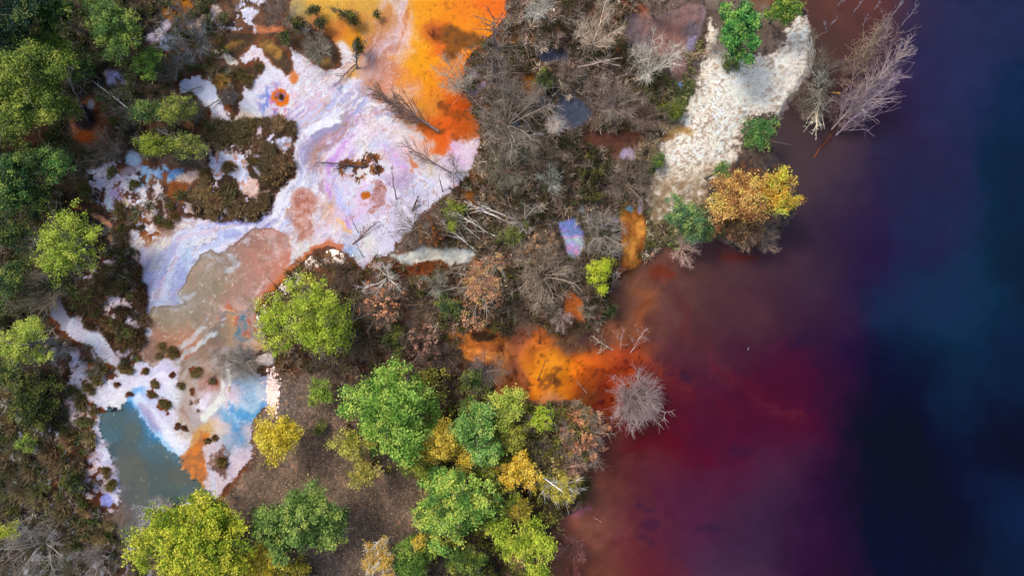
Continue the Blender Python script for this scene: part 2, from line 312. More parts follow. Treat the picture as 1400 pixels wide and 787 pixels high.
def paint(x, y):
    cv = Canvas(x, y); x, y = cv.x, cv.y
    n_a = fbm(x, y, 22, 11, 5); n_b = fbm(x, y, 60, 12, 4); n_c = fbm(x, y, 6, 13, 3); n_d = fbm(x, y, 3.2, 14, 2)
    # forest floor and scrub ground
    base = mixc((84, 66, 54), (130, 112, 98), 0.5 + n_a * 1.0)
    base = mixc(base, (126, 76, 44), sstep(0.15, 0.6, n_b + n_c * 0.4) * 0.7)
    base = mixc(base, (58, 48, 44), sstep(0.1, 0.5, -n_c - n_a * 0.5) * 0.7)
    cv.C[:] = base
    left = 1 - sstep(60, 250, x + n_b * 60)
    cv.lay(left * 0.6, mixc((56, 46, 34), (58, 66, 34), sstep(-.2, .2, n_a)))
    # clearing covered with leaf litter
    CLEAR = [(352,500),(380,505),(440,510),(470,540),(470,590),(490,640),(560,640),(590,690),(560,740),(540,800),(440,800),(420,740),(330,690),(318,660),(345,640),(345,610),(360,560),(378,540)]
    m, d = cv.poly(CLEAR, 8, 10, 6)
    lit = mixc((102, 84, 68), (144, 122, 102), 0.5 + n_a * 0.9 + n_d * 0.5)
    lit = mixc(lit, (112, 104, 100), (1 - sstep(0, 60, np.hypot(x - 395, y - 545))) * 0.8)
    cv.lay(m, lit)
    cv.lay(m * sstep(0.28, 0.5, n_d) * sstep(-.2, .2, n_a), (172, 128, 98))
    cv.lay(m * sstep(.05, .35, fbm(x, y, 34, 105, 5, .6)) * .45, (86, 72, 58))
    # rusty belt between scrub and lake, reddish soil in the swamp
    for (bx, by, rx, ry, col, k) in ((720,450,70,30,(120,62,28),.9),(650,445,45,25,(128,66,30),.7),(870,375,45,30,(92,50,34),.9),(860,270,30,50,(84,70,58),.4),
        (840,195,70,22,(104,62,44),.85),(660,60,50,25,(130,74,26),.8),(720,45,45,14,(134,78,30),.9),(700,110,60,40,(120,72,40),.5),(730,120,18,14,(128,74,16),.95),(850,20,40,22,(150,84,62),.8),
        (650,240,22,60,(134,76,20),.85),(570,365,60,14,(120,54,14),.9),(600,355,60,12,(110,58,20),.7),(640,150,30,30,(150,76,20),.7),(1140,180,45,40,(96,60,44),.8),
        (460,370,50,26,(116,72,36),.9),(440,400,60,20,(90,62,44),.6),(360,430,14,20,(140,50,14),.9),(380,500,40,12,(88,50,22),.8),(130,640,60,60,(98,44,20),.75),(120,500,50,40,(104,66,50),.7),
        (140,180,24,30,(126,58,26),.8),(230,85,20,12,(120,62,26),.8),(325,45,80,60,(104,72,52),.6),(100,295,60,30,(70,44,36),.6),(60,500,50,60,(70,44,30),.7)):
        cv.lay(cv.blob(bx, by, rx, ry, soft=9, a=10, b=7) * k, np.array(col, np.float32) * (1 + 0.25 * n_c[:, None] + 0.2 * n_a[:, None]))
    # bank of pale path in the upper left wood, top left dark
    cv.lay(cv.blob(100, 55, 26, 12, -0.7, soft=4, a=6, b=6), mixc((128, 112, 96), (170, 152, 130), 0.5 + n_c))
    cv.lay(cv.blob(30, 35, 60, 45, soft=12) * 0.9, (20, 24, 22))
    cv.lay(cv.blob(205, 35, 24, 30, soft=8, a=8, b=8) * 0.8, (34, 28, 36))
    # green verges beside the sand
    for (bx, by, rx, ry, col) in ((935,130,14,24,(70,84,36)),(897,225,9,28,(62,104,40)),(930,280,30,26,(112,106,72)),(905,330,22,22,(106,108,78)),(890,180,20,12,(86,82,40)),(990,82,22,9,(84,104,52)),(970,90,20,20,(112,104,90)),(905,295,20,50,(108,100,70))):
        cv.lay(cv.blob(bx, by, rx, ry, soft=6, a=6, b=6) * 0.85, np.array(col, np.float32) * (1 + 0.35 * n_c[:, None]))
    # ---- pale sand spit
    m, d = cv.poly(SAND, 2.5, 8, 14); d_sand = d
    sand = mixc((246, 240, 230), (255, 253, 248), 0.5 + n_a)
    sand = mixc(sand, (196, 168, 146), sstep(0.15, 0.5, n_b) * 0.5)
    lichen = sstep(0.20, 0.46, fbm(x, y, 3.6, 15, 4) + n_a * 0.3 - 0.22 * sstep(60, 0, np.hypot(x - 1010, y - 120)) + 0.08)
    edge = sstep(-12, 0, d)
    sand = mixc(sand, (140, 122, 104), np.clip(lichen * 0.6 + edge * 0.35 * (0.5 + n_c), 0, 1))
    sand = mixc(sand, (238, 234, 230), sstep(28, 8, np.abs((x - 1085) * 0.85 + (y - 100) * 0.52 )) * sstep(50, 20, np.hypot(x - 1085, y - 100)) * 0.9)
    south = sstep(215, 270, y)
    sand = mixc(sand, (138, 120, 92), np.clip(south * (0.65 + n_c), 0, 1))
    cv.lay(m, sand * np.array([1.08, 1.03, .97], np.float32))
    cv.lay(cv.line([(1112,95),(1098,118),(1084,132),(1070,158)], 5, 4, 4, 5)[0] * 0.8, (170, 150, 140))
    cv.lay(cv.line([(938,182),(925,178),(912,190)], 6, 4, 5, 5)[0] * 0.8, (176, 132, 70))
    # ---- mineral flats
    m, d = cv.poly(MAIN, 0.9, 5, 6); d_main = d
    rim = sstep(9, 2, d + n_c * 6) * (d < 40) * sstep(30, 10, np.hypot(0, 0) + d * 2)
    rim = rim * (0.5 + 0.5 * sstep(-0.3, 0.2, n_b))
    cv.lay(np.clip(rim, 0, 1) * 0.85, mixc((126, 62, 22), (84, 44, 26), 0.5 + n_c * 1.4))
    wx, wy = cv.warp(22, 8)
    idx = np.nonzero((m > 0.001))[0]
    cr = np.zeros((len(x), 3), np.float32)
    cps = [(a_, b_, r_, (g_ + 26 if r_ > 195 and b_ > 205 and g_ < 190 else g_), c_) for (a_, b_, r_, g_, c_) in CP_CRUST]
    cr[idx] = cpfield(wx[idx], wy[idx], cps, 8.5)
    # films, foam and fine mottling
    grain = fbm(wx, wy, 5, 21, 3)
    cr = cr * (1 + 0.05 * grain[:, None])
    cr = mixc(cr, (238, 233, 240), .16 * sstep(170, 215, cr.mean(1)))
    light = sstep(185, 225, cr.mean(1))
    ph = fbm(wx + n_b * 10, wy, 34, 22, 3) * 1.7
    zone = sstep(60, 15, np.hypot((x - 470) / 1.2, (y - 285) / 1.7)) + sstep(45, 10, np.hypot(x - 535, y - 215)) + 0.6 * sstep(50, 10, np.hypot(x - 215, y - 350)) + 0.5 * sstep(50, 10, np.hypot(x - 370, y - 130))
    cr = mixc(cr, film(ph), np.clip(zone, 0, 1) * 0.26 * light)
    cr = mixc(cr, (252, 250, 252), light * sstep(0.12, 0.34, fbm(wx, wy, 13, 23, 5)) * 0.55)
    cr = mixc(cr, (206, 204, 226), light * sstep(0.16, 0.38, fbm(wx, wy, 17, 24, 5)) * 0.4)
    cr = mixc(cr, (196, 122, 96), light * sstep(0.36, 0.42, fbm(wx, wy, 7, 25, 4)) * sstep(330, 420, x) * 0.5)
    cv.lay(m, cr)
    # fine wrinkles, cracks and crumbs that the crust shows everywhere
    lt = sstep(150, 200, cr.mean(1)) * m * (1 - sstep(565, 585, x) * (y < 165))
    fw = fbm(x, y, 12, 28, 3)
    r1 = np.abs(fbm(x + fw * 16, y + n_a * 14, 15, 29, 6, 0.62))
    cv.lay(lt * sstep(0.045, 0.0, r1) * .5 * sstep(-.1, .25, n_b), (176, 156, 184))
    r2 = np.abs(fbm(x - n_a * 18, y + fw * 16, 19, 30, 6, 0.62))
    cv.lay(lt * sstep(0.04, 0.0, r2) * 0.6 * sstep(-.1, .2, n_b + n_a), (254, 252, 252))
    cv.lay(lt * sstep(0.44, 0.56, fbm(x, y, 2.6, 32, 2)) * sstep(.1, .4, n_b) * 0.4, (150, 110, 112))
    cv.lay(lt * sstep(0.4, 0.56, fbm(x, y, 3.1, 34, 2)) * sstep(.1, .4, -n_b) * 0.3, (255, 255, 255))
    fl = [(560,120),(500,128),(462,160),(415,205),(400,262),(350,306),(250,330),(215,400)]
    mf, Sf, Df = cv.line(fl, 60, 30, 4, 2)
    br = np.abs(fbm(Sf * .55 + n_a * 10, Df * 1.9, 26, 35, 6, .62))
    cv.lay(lt * mf * sstep(0.06, 0.0, br) * 0.75, (250, 250, 254))
    br = np.abs(fbm(Sf * .5 + n_a * 10, Df * 1.7 + 40, 30, 36, 6, .62))
    cv.lay(lt * mf * sstep(0.05, 0.0, br) * 0.6, (150, 152, 196))
    br = np.abs(fbm(Sf * .5 + n_a * 12, Df * 1.7 + 90, 34, 37, 6, .62))
    cv.lay(lt * mf * sstep(0.04, 0.0, br) * 0.5, (176, 118, 110))
    for sd_, cc_, w_, al in ((201,(250,250,254),.10,.7),(202,(172,164,216),.07,.6),(203,(240,196,212),.08,.55),(204,(206,160,138),.05,.5),(205,(196,216,246),.08,.55),(206,(252,248,244),.06,.7)):
        bb_ = np.abs(fbm(Sf * .42 + n_a * 16, Df * 1.5 + sd_ * 9, 44, sd_, 5, .55))
        cv.lay(lt * mf * sstep(w_, w_ * .3, bb_) * al, cc_)
    # crust islands of orange in the orange flat: specks
    of = sstep(560, 590, x) * (y < 140) * m
    cv.lay(of * sstep(0.36, 0.46, fbm(x, y, 5, 26, 2)) * 0.5, (176, 96, 34))
    cv.lay(of * sstep(0.1, 0.5, fbm(wx, wy, 26, 27, 4)) * 0.45, (246, 124, 34))
    # brown silt tongue and the dark knot in the orange flat
    cv.lay(cv.poly([(590,38),(615,36),(650,44),(668,56),(650,64),(632,66),(625,80),(612,84),(606,74),(612,60),(592,52)], 4, 5, 5)[0] * 0.92, mixc((146, 86, 26), (98, 62, 26), 0.5 + n_c * 1.6))
    cv.lay(cv.blob(590, 46, 14, 14, soft=7) * 0.7, (205, 96, 40))
    # ---- the flow down from the orange flat: streaks along the stream
    P = [(545,-12),(538,30),(528,60),(515,90),(498,120),(480,145),(458,172),(432,196),(418,225),(405,250),(392,275),(378,300),(352,314)]
    mm, S, D = cv.line(P, 26, 10, 8, 3)
    st = fbm(S + D * 0.5, D * 5.0, 42, 31, 5)
    up = sstep(150, 60, y)
    cv.lay(mm * up * sstep(0.02, 0.3, st) * 0.62 * m, (228, 196, 200))
    cv.lay(mm * up * sstep(0.1, 0.36, -st) * 0.5 * m, (188, 112, 74))
    lo = sstep(120, 170, y)
    cv.lay(mm * lo * sstep(0.1, 0.34, st) * 0.6 * m * sstep(18, -10, D), (250, 248, 252))
    cv.lay(mm * lo * sstep(0.08, 0.3, -st) * 0.42 * m, (150, 150, 192))
    def stream(pts, w, col, k=0.9, soft=2, fr=4, thr=-0.1, a=5, b=4, seed=33):
        mk, S_, D_ = cv.line(pts, w, soft, a, b)
        s_ = fbm(S_, D_ * fr, 24, seed, 4)
        cv.lay(mk * sstep(thr - 0.12, thr + 0.12, s_) * k, col)
    stream([(552,0),(548,22),(556,38),(562,44)], 4.5, (246,226,220), .85)
    stream([(562,44),(552,56),(556,64)], 4, (244,214,196), .6)
    stream([(500,125),(486,140),(472,150),(462,165),(440,172),(420,184),(408,196)], 5, (250,250,253), 0.95, 1.6, 3, -0.25)
    stream([(498,128),(488,150),(470,170),(450,178),(432,188)], 4.5, (158,156,192), 0.75, 2, 4, -0.2)
    stream([(490,160),(470,178),(450,198),(436,205)], 6, (158,116,96), 0.6, 3, 4, -0.1)
    stream([(492,150),(494,168),(488,185),(470,200),(452,225),(447,250),(452,268)], 3.6, (214,132,222), 0.6, 2.5, 3, -0.2)
    stream([(462,205),(459,235),(460,255),(468,278),(480,292)], 4, (190,196,246), 0.6, 3, 3, -0.2)
    stream([(446,266),(454,282),(464,298),(474,312),(482,316)], 2.6, (253,196,112), 0.8, 2, 3, -0.3)
    stream([(456,268),(466,290),(480,312)], 2.4, (196,140,226), 0.65, 2, 3, -0.3)
    stream([(505,206),(525,204),(540,214),(552,228)], 4, (226,150,222), 0.55, 3, 3, -0.2)
    stream([(500,204),(518,212),(530,222)], 3.5, (253,232,190), 0.6, 3, 3, -0.3)
    stream([(425,195),(428,215),(436,240),(440,262)], 4, (170,128,138), 0.6, 3, 4, -0.1)
    stream([(404,206),(410,235),(402,262),(385,285),(376,300)], 6, (250,250,253), 0.75, 2, 4, -0.1)
    stream([(420,218),(412,250),(404,270)], 4, (176,186,222), 0.55, 2, 4, -0.05)
    stream([(376,262),(368,285),(352,300),(320,306),(290,304)], 4, (150,152,226), 0.7, 3, 3, -0.2)
    stream([(205,333),(214,331),(219,336),(214,352),(210,366)], 4, (246,236,188), 0.9, 3, 3, -0.4)
    stream([(196,334),(206,326),(212,318)], 3, (254,254,254), 0.9, 2, 3, -0.4)
    # red brown tongue with white lace
    m2 = cv.poly([(402,262),(412,256),(428,262),(432,280),(424,296),(430,320),(410,330),(402,310),(398,285)], 3, 5, 6)[0]
    cv.lay(m2 * 0.8, mixc((184, 112, 88), (214, 158, 144), 0.5 + n_c * 1.6))
    cv.lay(m * sstep(0.04, 0.0, np.abs(fbm(x + n_c * 8, y * 0.6 + n_a * 10, 12, 38, 5, .6))) * sstep(34, 10, np.hypot((x - 525) * .8, (y - 75) * .42)) * 0.75, (236, 214, 214))
    cv.lay(m2 * sstep(0.02, 0.0, np.abs(fbm(wx, wy, 11, 41, 3) - 0.05) - 0.03) * 0.7, (238, 214, 208))
    # ---- basin swirls
    bas = cv.poly([(195,345),(230,312),(300,306),(350,306),(325,330),(290,345),(262,370),(244,400),(250,415),(208,420),(196,390)], 5, 4, 4)[0]
    SP = [(352,304),(300,312),(255,335),(232,370),(222,420)]
    _, S, D = cv.line(SP, 90, 5, 6, 2)
    sw = fbm(S + D, D * 3.2, 60, 43, 5)
    cv.lay(bas * sstep(0.05, 0.35, sw) * 0.55, (232, 236, 248))
    cv.lay(bas * sstep(0.05, 0.35, -sw) * 0.5, (150, 160, 214))
    # ---- tan pool
    mt, dt = cv.poly(TANPOOL, 0.9, 5, 4)
    idt = np.nonzero(mt > 0.001)[0]
    tc = np.zeros((len(x), 3), np.float32); tc[idt] = cpfield(wx[idt], wy[idt], CP_TAN, 16)
    tc = tc * (1 + 0.05 * n_c[:, None])
    cv.lay(mt, tc)
    cv.lay(mt * sstep(3.2, 0.4, np.abs(dt + 2.5)) * sstep(-0.1, 0.15, n_a) * 0.6 * (x < 300), (208, 196, 190))
    cv.lay(mt * sstep(330, 350, x) * sstep(0.10, 0.32, fbm(wx, wy, 12, 44, 5)) * 0.5, (232, 196, 190))
    foam = (206, 212, 214)
    stream([(268,362),(283,352),(300,362),(318,352),(326,362),(310,368),(290,366)], 7, (196,206,214), .75, 3, 3, -0.05)
    stream([(288,342),(305,352),(322,342),(336,332)], 6, (206,210,226), .7, 3, 3, -0.05)
    stream([(262,383),(276,372),(300,372),(310,384)], 3, (190,184,178), .5, 3, 3, -0.1)
    stream([(318,342),(306,336),(330,322),(345,316)], 4, (222,222,236), .6, 2, 3, 0.0)
    stream([(208,400),(222,414),(240,418),(258,408),(268,398)], 8, (186,194,210), .7, 4, 4, 0.0)
    stream([(248,428),(262,424),(280,418)], 4, (188,182,172), .6, 3, 4, 0.0)
    stream([(212,402),(212,425),(204,430),(203,455)], 5, (206,214,236), .8, 2, 3, -0.15)
    stream([(297,398),(292,415),(288,432),(281,448),(262,464),(246,480)], 3.6, foam, .85, 2, 3, -0.2)
    stream([(324,436),(306,441),(296,454),(286,461),(272,470),(256,483),(246,494)], 3.2, foam, .9, 1.6, 3, -0.3)
    stream([(263,446),(255,460),(243,474)], 2.6, foam, .85, 1.6, 3, -0.3)
    stream([(291,458),(284,474),(276,484)], 3, foam, .8, 2, 3, -0.2)
    stream([(372,352),(380,372),(366,388),(352,402)], 2.2, (232,200,196), .7, 1.5, 4, -0.1)
    stream([(392,336),(382,360),(366,384),(354,398)], 1.5, (236,206,200), .6, 1.2, 4, -0.1)
    stream([(400,300),(402,322),(396,334)], 5, (232,224,240), .7, 3, 3, -0.1)
    stream([(376,342),(378,352)], 5, (226,200,196), .6, 4, 3, -0.4)
    cv.lay(mt * sstep(0.62, 0.66, fbm(x, y, 3.0, 46, 2)) * 0.75, (238, 226, 214))
    # red lip along the south shore of the pool, pale crumbs behind it
    stream([(352,436),(352,420),(358,408),(368,396),(384,380),(400,364),(418,348),(436,336),(452,331),(468,336)], 3.4, (206,112,66), .85, 1.5, 3, -0.4)
    stream([(354,430),(360,414),(372,398),(390,380),(406,364),(424,346)], 1.3, (236,130,40), .8, 1, 3, -0.3)
    # ---- coloured rock shelf right of the pool
    stream([(330,436),(332,448),(330,458),(338,462)], 7, (58,122,150), .85, 2.5, 2, -0.4, 5, 6)
    stream([(352,444),(350,455),(346,466)], 2.6, (132,178,216), .8, 1.5, 3, -0.3)
    stream([(344,412),(342,426),(344,440)], 5, (196,182,222), .7, 3, 3, -0.2)
    sh = cv.poly([(300,415),(330,408),(350,425),(364,448),(362,468),(345,484),(318,480),(306,460),(300,440)], 4, 5, 5)[0]
    cv.lay(sh * sstep(0.06, 0.2, fbm(wx, wy, 12, 51, 5)) * 0.55, (232, 196, 184))
    cv.lay(sh * sstep(0.12, 0.24, fbm(wx, wy, 14, 52, 5)) * 0.6, (120, 128, 140))
    cv.lay(sh * sstep(0.2, 0.3, fbm(wx, wy, 10, 53, 4)) * 0.7, (196, 96, 62))
    stream([(364,452),(360,465),(350,478)], 2, (240,216,208), .85, 1, 3, -0.2)
    # ---- lower channels
    low = cv.poly([(246,490),(262,494),(300,478),(345,480),(350,510),(312,520),(300,560),(280,580),(250,600),(238,560),(250,530)], 5, 5, 5)[0]
    _, S, D = cv.line([(300,470),(272,500),(256,530),(248,560),(262,590),(290,600)], 60, 4, 6, 4)
    sw = fbm(S, D * 4, 40, 55, 5)
    cv.lay(low * sstep(0.04, 0.3, sw) * 0.6, (196, 186, 176))
    cv.lay(low * sstep(0.06, 0.3, -sw) * 0.6, (138, 96, 76))
    gr = cv.poly([(285,478),(325,470),(348,482),(352,508),(335,516),(310,510),(290,500)], 6, 5, 5)[0]
    cv.lay(gr * 0.6, mixc((108, 102, 96), (182, 178, 174), 0.5 + n_c * 1.8))
    stream([(309,508),(310,528),(304,543),(292,557),(280,570)], 6, (240,240,228), .95, 1.6, 2.2, -0.4, 3, 3)
    stream([(300,566),(312,548),(316,530)], 2.5, (176,112,82), .7, 2, 3, -0.3)
    stream([(257,556),(262,566),(266,576)], 3.5, (156,196,204), .7, 2, 3, -0.2)
    stream([(240,520),(244,540),(236,556)], 4, (208,222,222), .7, 3, 3, -0.2)
    for k in range(8):
        yy = 578 + k * 4.4
        stream([(250 - k * 0.6, yy + 5), (262, yy), (276, yy - 6 - k)], 1.2, (166,92,66), .75, 0.9, 3, -0.35)
    cv.lay(cv.poly([(244,622),(262,611),(276,597),(288,588),(286,604),(281,622),(286,646),(279,668),(270,664),(262,650),(252,638)], 2, 4, 6)[0], mixc((226,132,54), (180,112,64), 0.5 + n_c * 1.8))
    stream([(286,600),(284,622),(292,645),(294,668)], 3, (214,220,238), .85, 2, 3, -0.3)
    cv.lay(cv.blob(304, 632, 13, 15, soft=3, a=10, b=13) * 0.8, mixc((130, 84, 64), (84, 54, 44), .5 + n_c * 2))
    bl = cv.poly([(310,550),(345,540),(352,520),(368,530),(360,552),(340,570),(334,600),(322,612),(312,600),(322,575)], 4, 5, 6)[0]
    cv.lay(bl * sstep(0.0, 0.2, fbm(wx, wy, 12, 57, 5)) * 0.7, (84, 158, 214))
    cv.lay(bl * sstep(0.12, 0.3, fbm(wx, wy, 10, 58, 5)) * 0.6, (204, 222, 236))
    # ---- pond
    mp, dp = cv.poly(POND, 1.0, 7, 9)
    idp = np.nonzero(mp > 0.001)[0]
    pc = np.zeros((len(x), 3), np.float32); pc[idp] = cpfield(wx[idp], wy[idp], CP_POND, 13)
    pc = pc * (1 + 0.05 * n_a[:, None])
    cv.lay(mp, pc)
    EDG = [(180,549),(192,562),(203,578),(215,594),(228,607),(243,620)]
    me_, Se, De = cv.line(EDG, 13, 9, 10, 8); cv.lay(me_ * mp * np.clip(.45 + .9 * n_a, 0, 1), (46, 122, 178))
    me_, Se, De = cv.line(EDG, 6, 5, 12, 8); cv.lay(me_ * .7, (72, 162, 224))
    me_, Se, De = cv.line(EDG, 2.5, 2.5, 12, 8); cv.lay(me_ * .9, (196, 228, 250))
    m3_, S3, D3 = cv.line([(190,545),(206,562),(220,580),(236,600),(248,616)], 7, 4, 4, 4); cv.lay(m3_ * (1 - mp) * .8, (244, 246, 254))
    m3_, S3, D3 = cv.line([(196,556),(206,570),(213,584)], 6, 4, 4, 4); cv.lay(m3_ * .55, (156, 138, 180))
    stream([(196,570),(206,590),(222,604),(236,612)], 2, (160,204,240), .7, 1.5, 4, -0.1)
    stream([(190,556),(202,566),(214,582)], 4, (168,150,190), .5, 3, 3, -0.1)
    cv.lay(mp * sstep(0.0, 0.3, fbm(wx, wy, 26, 59, 6)) * 0.35 * sstep(640, 600, y), (72, 124, 146)); cv.lay(mp * sstep(0.05, 0.3, fbm(wx, wy, 22, 62, 6)) * 0.45, (104, 102, 84)); cv.lay(mp * sstep(0.45, .5, fbm(x, y, 3, 64, 2) - .2) * .5, (190, 196, 176))
    # ---- broken crust: left of the basin, top left, lower left
    def frag(pts, thr, cols, sc=9, seed=60, soft=6):
        mk = cv.poly(pts, soft, 6, 6)[0]
        f = fbm(x + n_a * 4, y + n_c * 3, sc * 1.3, seed, 6, .66)
        a_ = mk * sstep(thr - 0.03, thr + 0.03, f)
        c_ = mixc(cols[0], cols[1], 0.5 + fbm(x, y, 14, seed + 1, 5, .6) * 2.0) * (1 + .12 * n_d[:, None])
        if len(cols) > 2: c_ = mixc(c_, cols[2], sstep(0.15, 0.4, fbm(x, y, 20, seed + 3, 3)))
        cv.lay(a_, c_)
        return mk
    rustp = cv.poly([(120,235),(190,215),(250,228),(285,240),(270,270),(240,315),(205,335),(180,335),(150,300),(125,275)], 6, 6, 6)[0]
    cv.lay(rustp * 0.75, mixc((92, 56, 40), (160, 84, 34), sstep(-0.2, 0.3, n_a)))
    cv.lay(cv.poly([(165,245),(190,232),(205,228),(200,250),(188,262),(178,262),(168,255)], 3, 4, 4)[0], (82, 64, 54))
    frag([(118,238),(160,222),(200,215),(215,235),(205,255),(210,275),(175,290),(150,285),(130,270)], -0.02, [(220,228,246),(232,214,226),(170,208,240)], 9, 61)
    frag([(150,262),(170,255),(180,280),(165,292),(150,290)], -0.1, [(190,226,236),(236,206,160),(220,190,230)], 7, 66, 4)
    frag([(195,262),(222,245),(230,258),(220,290),(215,310),(225,330),(185,338),(175,310),(190,300)], 0.0, [(246,228,220),(232,228,244)], 8, 63)
    frag([(205,232),(220,228),(252,230),(256,240),(235,248),(222,244)], -0.15, [(96,142,196),(160,192,226)], 8, 67, 3)
    cv.lay(cv.poly([(243,240),(270,232),(275,245),(262,252),(246,248)], 3, 4, 5)[0] * 0.9, (236, 210, 196))
    cv.lay(cv.blob(187, 219, 10, 9, soft=3, a=4, b=5), (196, 216, 240))
    cv.lay(cv.poly([(170,236),(180,228),(195,226),(192,236),(175,246),(166,250)], 3, 4, 4)[0] * .8, (200, 184, 200))
    cv.lay(cv.poly([(236,248),(258,252),(262,262),(240,275),(230,270)], 3, 4, 4)[0] * .9, (156, 84, 38))
    for pth in ([(216,246),(222,258),(216,270),(212,285),(210,296)], [(196,262),(202,275),(204,292),(206,300)], [(222,262),(230,292),(226,300)]):
        stream(pth, 3, (250,224,210), .9, 1.5, 3, -0.4)
    stream([(100,283),(112,284),(128,288),(142,298),(152,310),(155,330)], 2.6, (240,170,120), .9, 1.5, 3, -0.4)
    stream([(74,292),(82,284),(94,278),(112,284)], 2.2, (224,132,60), .8, 1.5, 3, -0.3)
    stream([(82,288),(83,300),(80,306)], 3.5, (206,170,184), .7, 2, 3, -0.3)
    cv.lay(cv.poly([(92,282),(112,288),(140,300),(152,318),(130,320),(108,306)], 4, 4, 4)[0] * .8, (48, 40, 46))
    # heather mass in front of the pool: rusty ground with white leaks
    hm = cv.poly([(140,330),(165,325),(190,345),(196,380),(205,405),(203,440),(195,475),(180,495),(160,480),(150,462),(110,440),(92,420),(95,395),(130,365)], 4, 5, 6)[0]
    cv.lay(hm, mixc((92, 48, 26), (52, 36, 26), 0.5 + n_c * 1.4))
    cv.lay(hm * sstep(0.23, 0.27, fbm(x, y, 12, 75, 6, .66)), mixc((222, 216, 236), (220, 188, 180), .5 + n_a * 2))
    for (bx, by, rx, ry) in ((165,408,5,3),(164,418,4,7),(148,430,5,3),(155,435,6,4),(190,400,4,3),(152,360,10,5),(116,394,4,6),(147,480,6,5),(172,480,8,6),(160,490,7,5),(188,445,10,4),(190,430,8,5)):
        cv.lay(cv.blob(bx, by, rx, ry, soft=1.5, a=3, b=5), (224, 208, 218))
    stream([(140,470),(132,478),(138,492),(152,500),(168,512)], 4.5, (226,228,232), .9, 2, 3, -0.4)
    cv.lay(cv.poly([(100,470),(125,472),(130,490),(118,505),(90,500),(85,480)], 4, 5, 5)[0] * .9, (104, 68, 56))
    cv.lay(cv.blob(128, 505, 9, 9, soft=3, a=3, b=4), (186, 98, 34))
    # heather isles on the crust in the north
    for pts in ([(290,172),(310,165),(350,162),(385,160),(404,172),(402,190),(398,230),(394,248),(376,262),(372,288),(350,300),(300,304),(270,296),(248,290),(262,262),(280,248),(275,235),(290,230)],):
        mi, di = cv.poly(pts, 1.5, 5, 6)
        cv.lay(mi, mixc((88, 60, 38), (60, 48, 34), 0.5 + n_c * 1.4))
        cv.lay(mi * sstep(.25, .29, fbm(x, y, 13, 210, 6, .66)), mixc((226, 220, 242), (232, 200, 190), .5 + n_a * 2))
    for pts, c_ in (([(296,216),(305,205),(318,212),(335,212),(340,238),(352,250),(330,262),(325,245),(300,240),(290,225)], (222,222,242)),
                 ([(345,245),(355,245),(356,262),(370,258),(362,268),(345,268),(332,264)], (240,204,188)), ([(350,230),(358,232),(356,240)], (206,206,234)),
                 ([(288,208),(296,222),(306,245),(296,248),(290,235)], (222,220,240)), ([(378,190),(398,186),(400,200),(385,206)], (220,220,244)), ([(352,174),(360,172),(362,186),(355,192)], (230,206,220))):
        mk = cv.poly(pts, 1.5, 3, 5)[0]; cv.lay(mk, c_)
        cv.lay(mk * sstep(0.15, 0.3, n_c), (196, 150, 130))
    # rust fringe round the tongue in the middle (256-330, 100-165) and golden moss isles
    cv.lay(cv.poly([(268,96),(285,92),(318,100),(338,92),(356,90),(352,110),(336,116),(330,135),(326,158),(316,158),(305,140),(300,125),(285,108)], 1.8, 4, 6)[0], mixc((134, 72, 26), (84, 62, 44), sstep(-0.3, 0.2, n_a + (130 - y) * 0.01)))
    gold = mixc((196, 146, 66), (150, 108, 52), 0.5 + n_c * 1.8)
    isle = mixc((104, 78, 54), (76, 58, 42), 0.5 + n_c)
    for pts in ([(300,42),(330,44),(350,46),(356,56),(345,62),(335,72),(325,86),(310,90),(300,80),(288,70),(292,52)],
                [(352,50),(372,52),(388,66),(400,86),(402,102),(392,106),(378,92),(362,78),(356,66)],
                [(400,62),(412,48),(432,44),(452,50),(464,66),(466,82),(456,94),(444,97),(426,88),(408,72)]):
        mi, di = cv.poly(pts, 1.5, 3, 4)
        cv.lay(mi, isle); cv.lay(mi * sstep(-3.2, -0.2, di) * 0.75, (166, 88, 40))
    for (bx, by, rx, ry, an) in ((297,55,12,7,-.3),(318,66,18,4,-.5),(305,112,15,9,.1),(372,68,18,9,.65),(445,86,10,5,-.4)):
        cv.lay(cv.blob(bx, by, rx, ry, an, soft=4, a=3, b=5) * 0.9, gold)
    stream([(295,78),(300,80),(308,76),(314,86),(322,88)], 4.2, (252,240,222), .95, 1.2, 3, -0.5)
    # orange island and its halo
    cv.lay(cv.blob(384, 134, 13, 11, -0.5, soft=1.2, a=2, b=4), (236, 120, 16))
    cv.lay(cv.blob(383, 133, 6, 5, soft=3, a=2, b=4) * .9, (112, 72, 26))
    cv.lay(cv.blob(402, 108, 6, 9, soft=3), (226, 132, 66))
    halo = sstep(34, 14, np.hypot(x - 378, y - 140)) * m
    cv.lay(halo * sstep(0.12, 0.24, fbm(x, y, 5, 77, 3)) * 0.7, (206, 120, 160))
    cv.lay(halo * sstep(0.2, 0.3, fbm(x, y, 6, 79, 3)) * 0.7, (110, 130, 214))
    # island of driftwood in the film, its brown silt
    cv.lay(cv.poly([(462,226),(475,214),(495,212),(510,208),(522,215),(528,232),(520,240),(505,238),(500,248),(488,252),(478,242),(464,238)], 1.5, 4, 5)[0] * sstep(-0.03, 0.03, fbm(x, y, 9, 84, 6, .7)), mixc((156, 92, 42), (88, 54, 34), 0.5 + n_c * 2.2))
    cv.lay(cv.poly([(512,248),(522,246),(530,258),(526,275),(518,285),(505,292),(512,270)], 2.5, 6, 8)[0] * (.55 + .5 * sstep(-.1, .2, fbm(x, y, 8, 85, 5, .7))), mixc((182, 112, 92), (150, 84, 66), .5 + n_c * 2))
    cv.lay(cv.blob(501, 268, 8, 5, soft=1.2, a=2, b=3), (198, 104, 24))
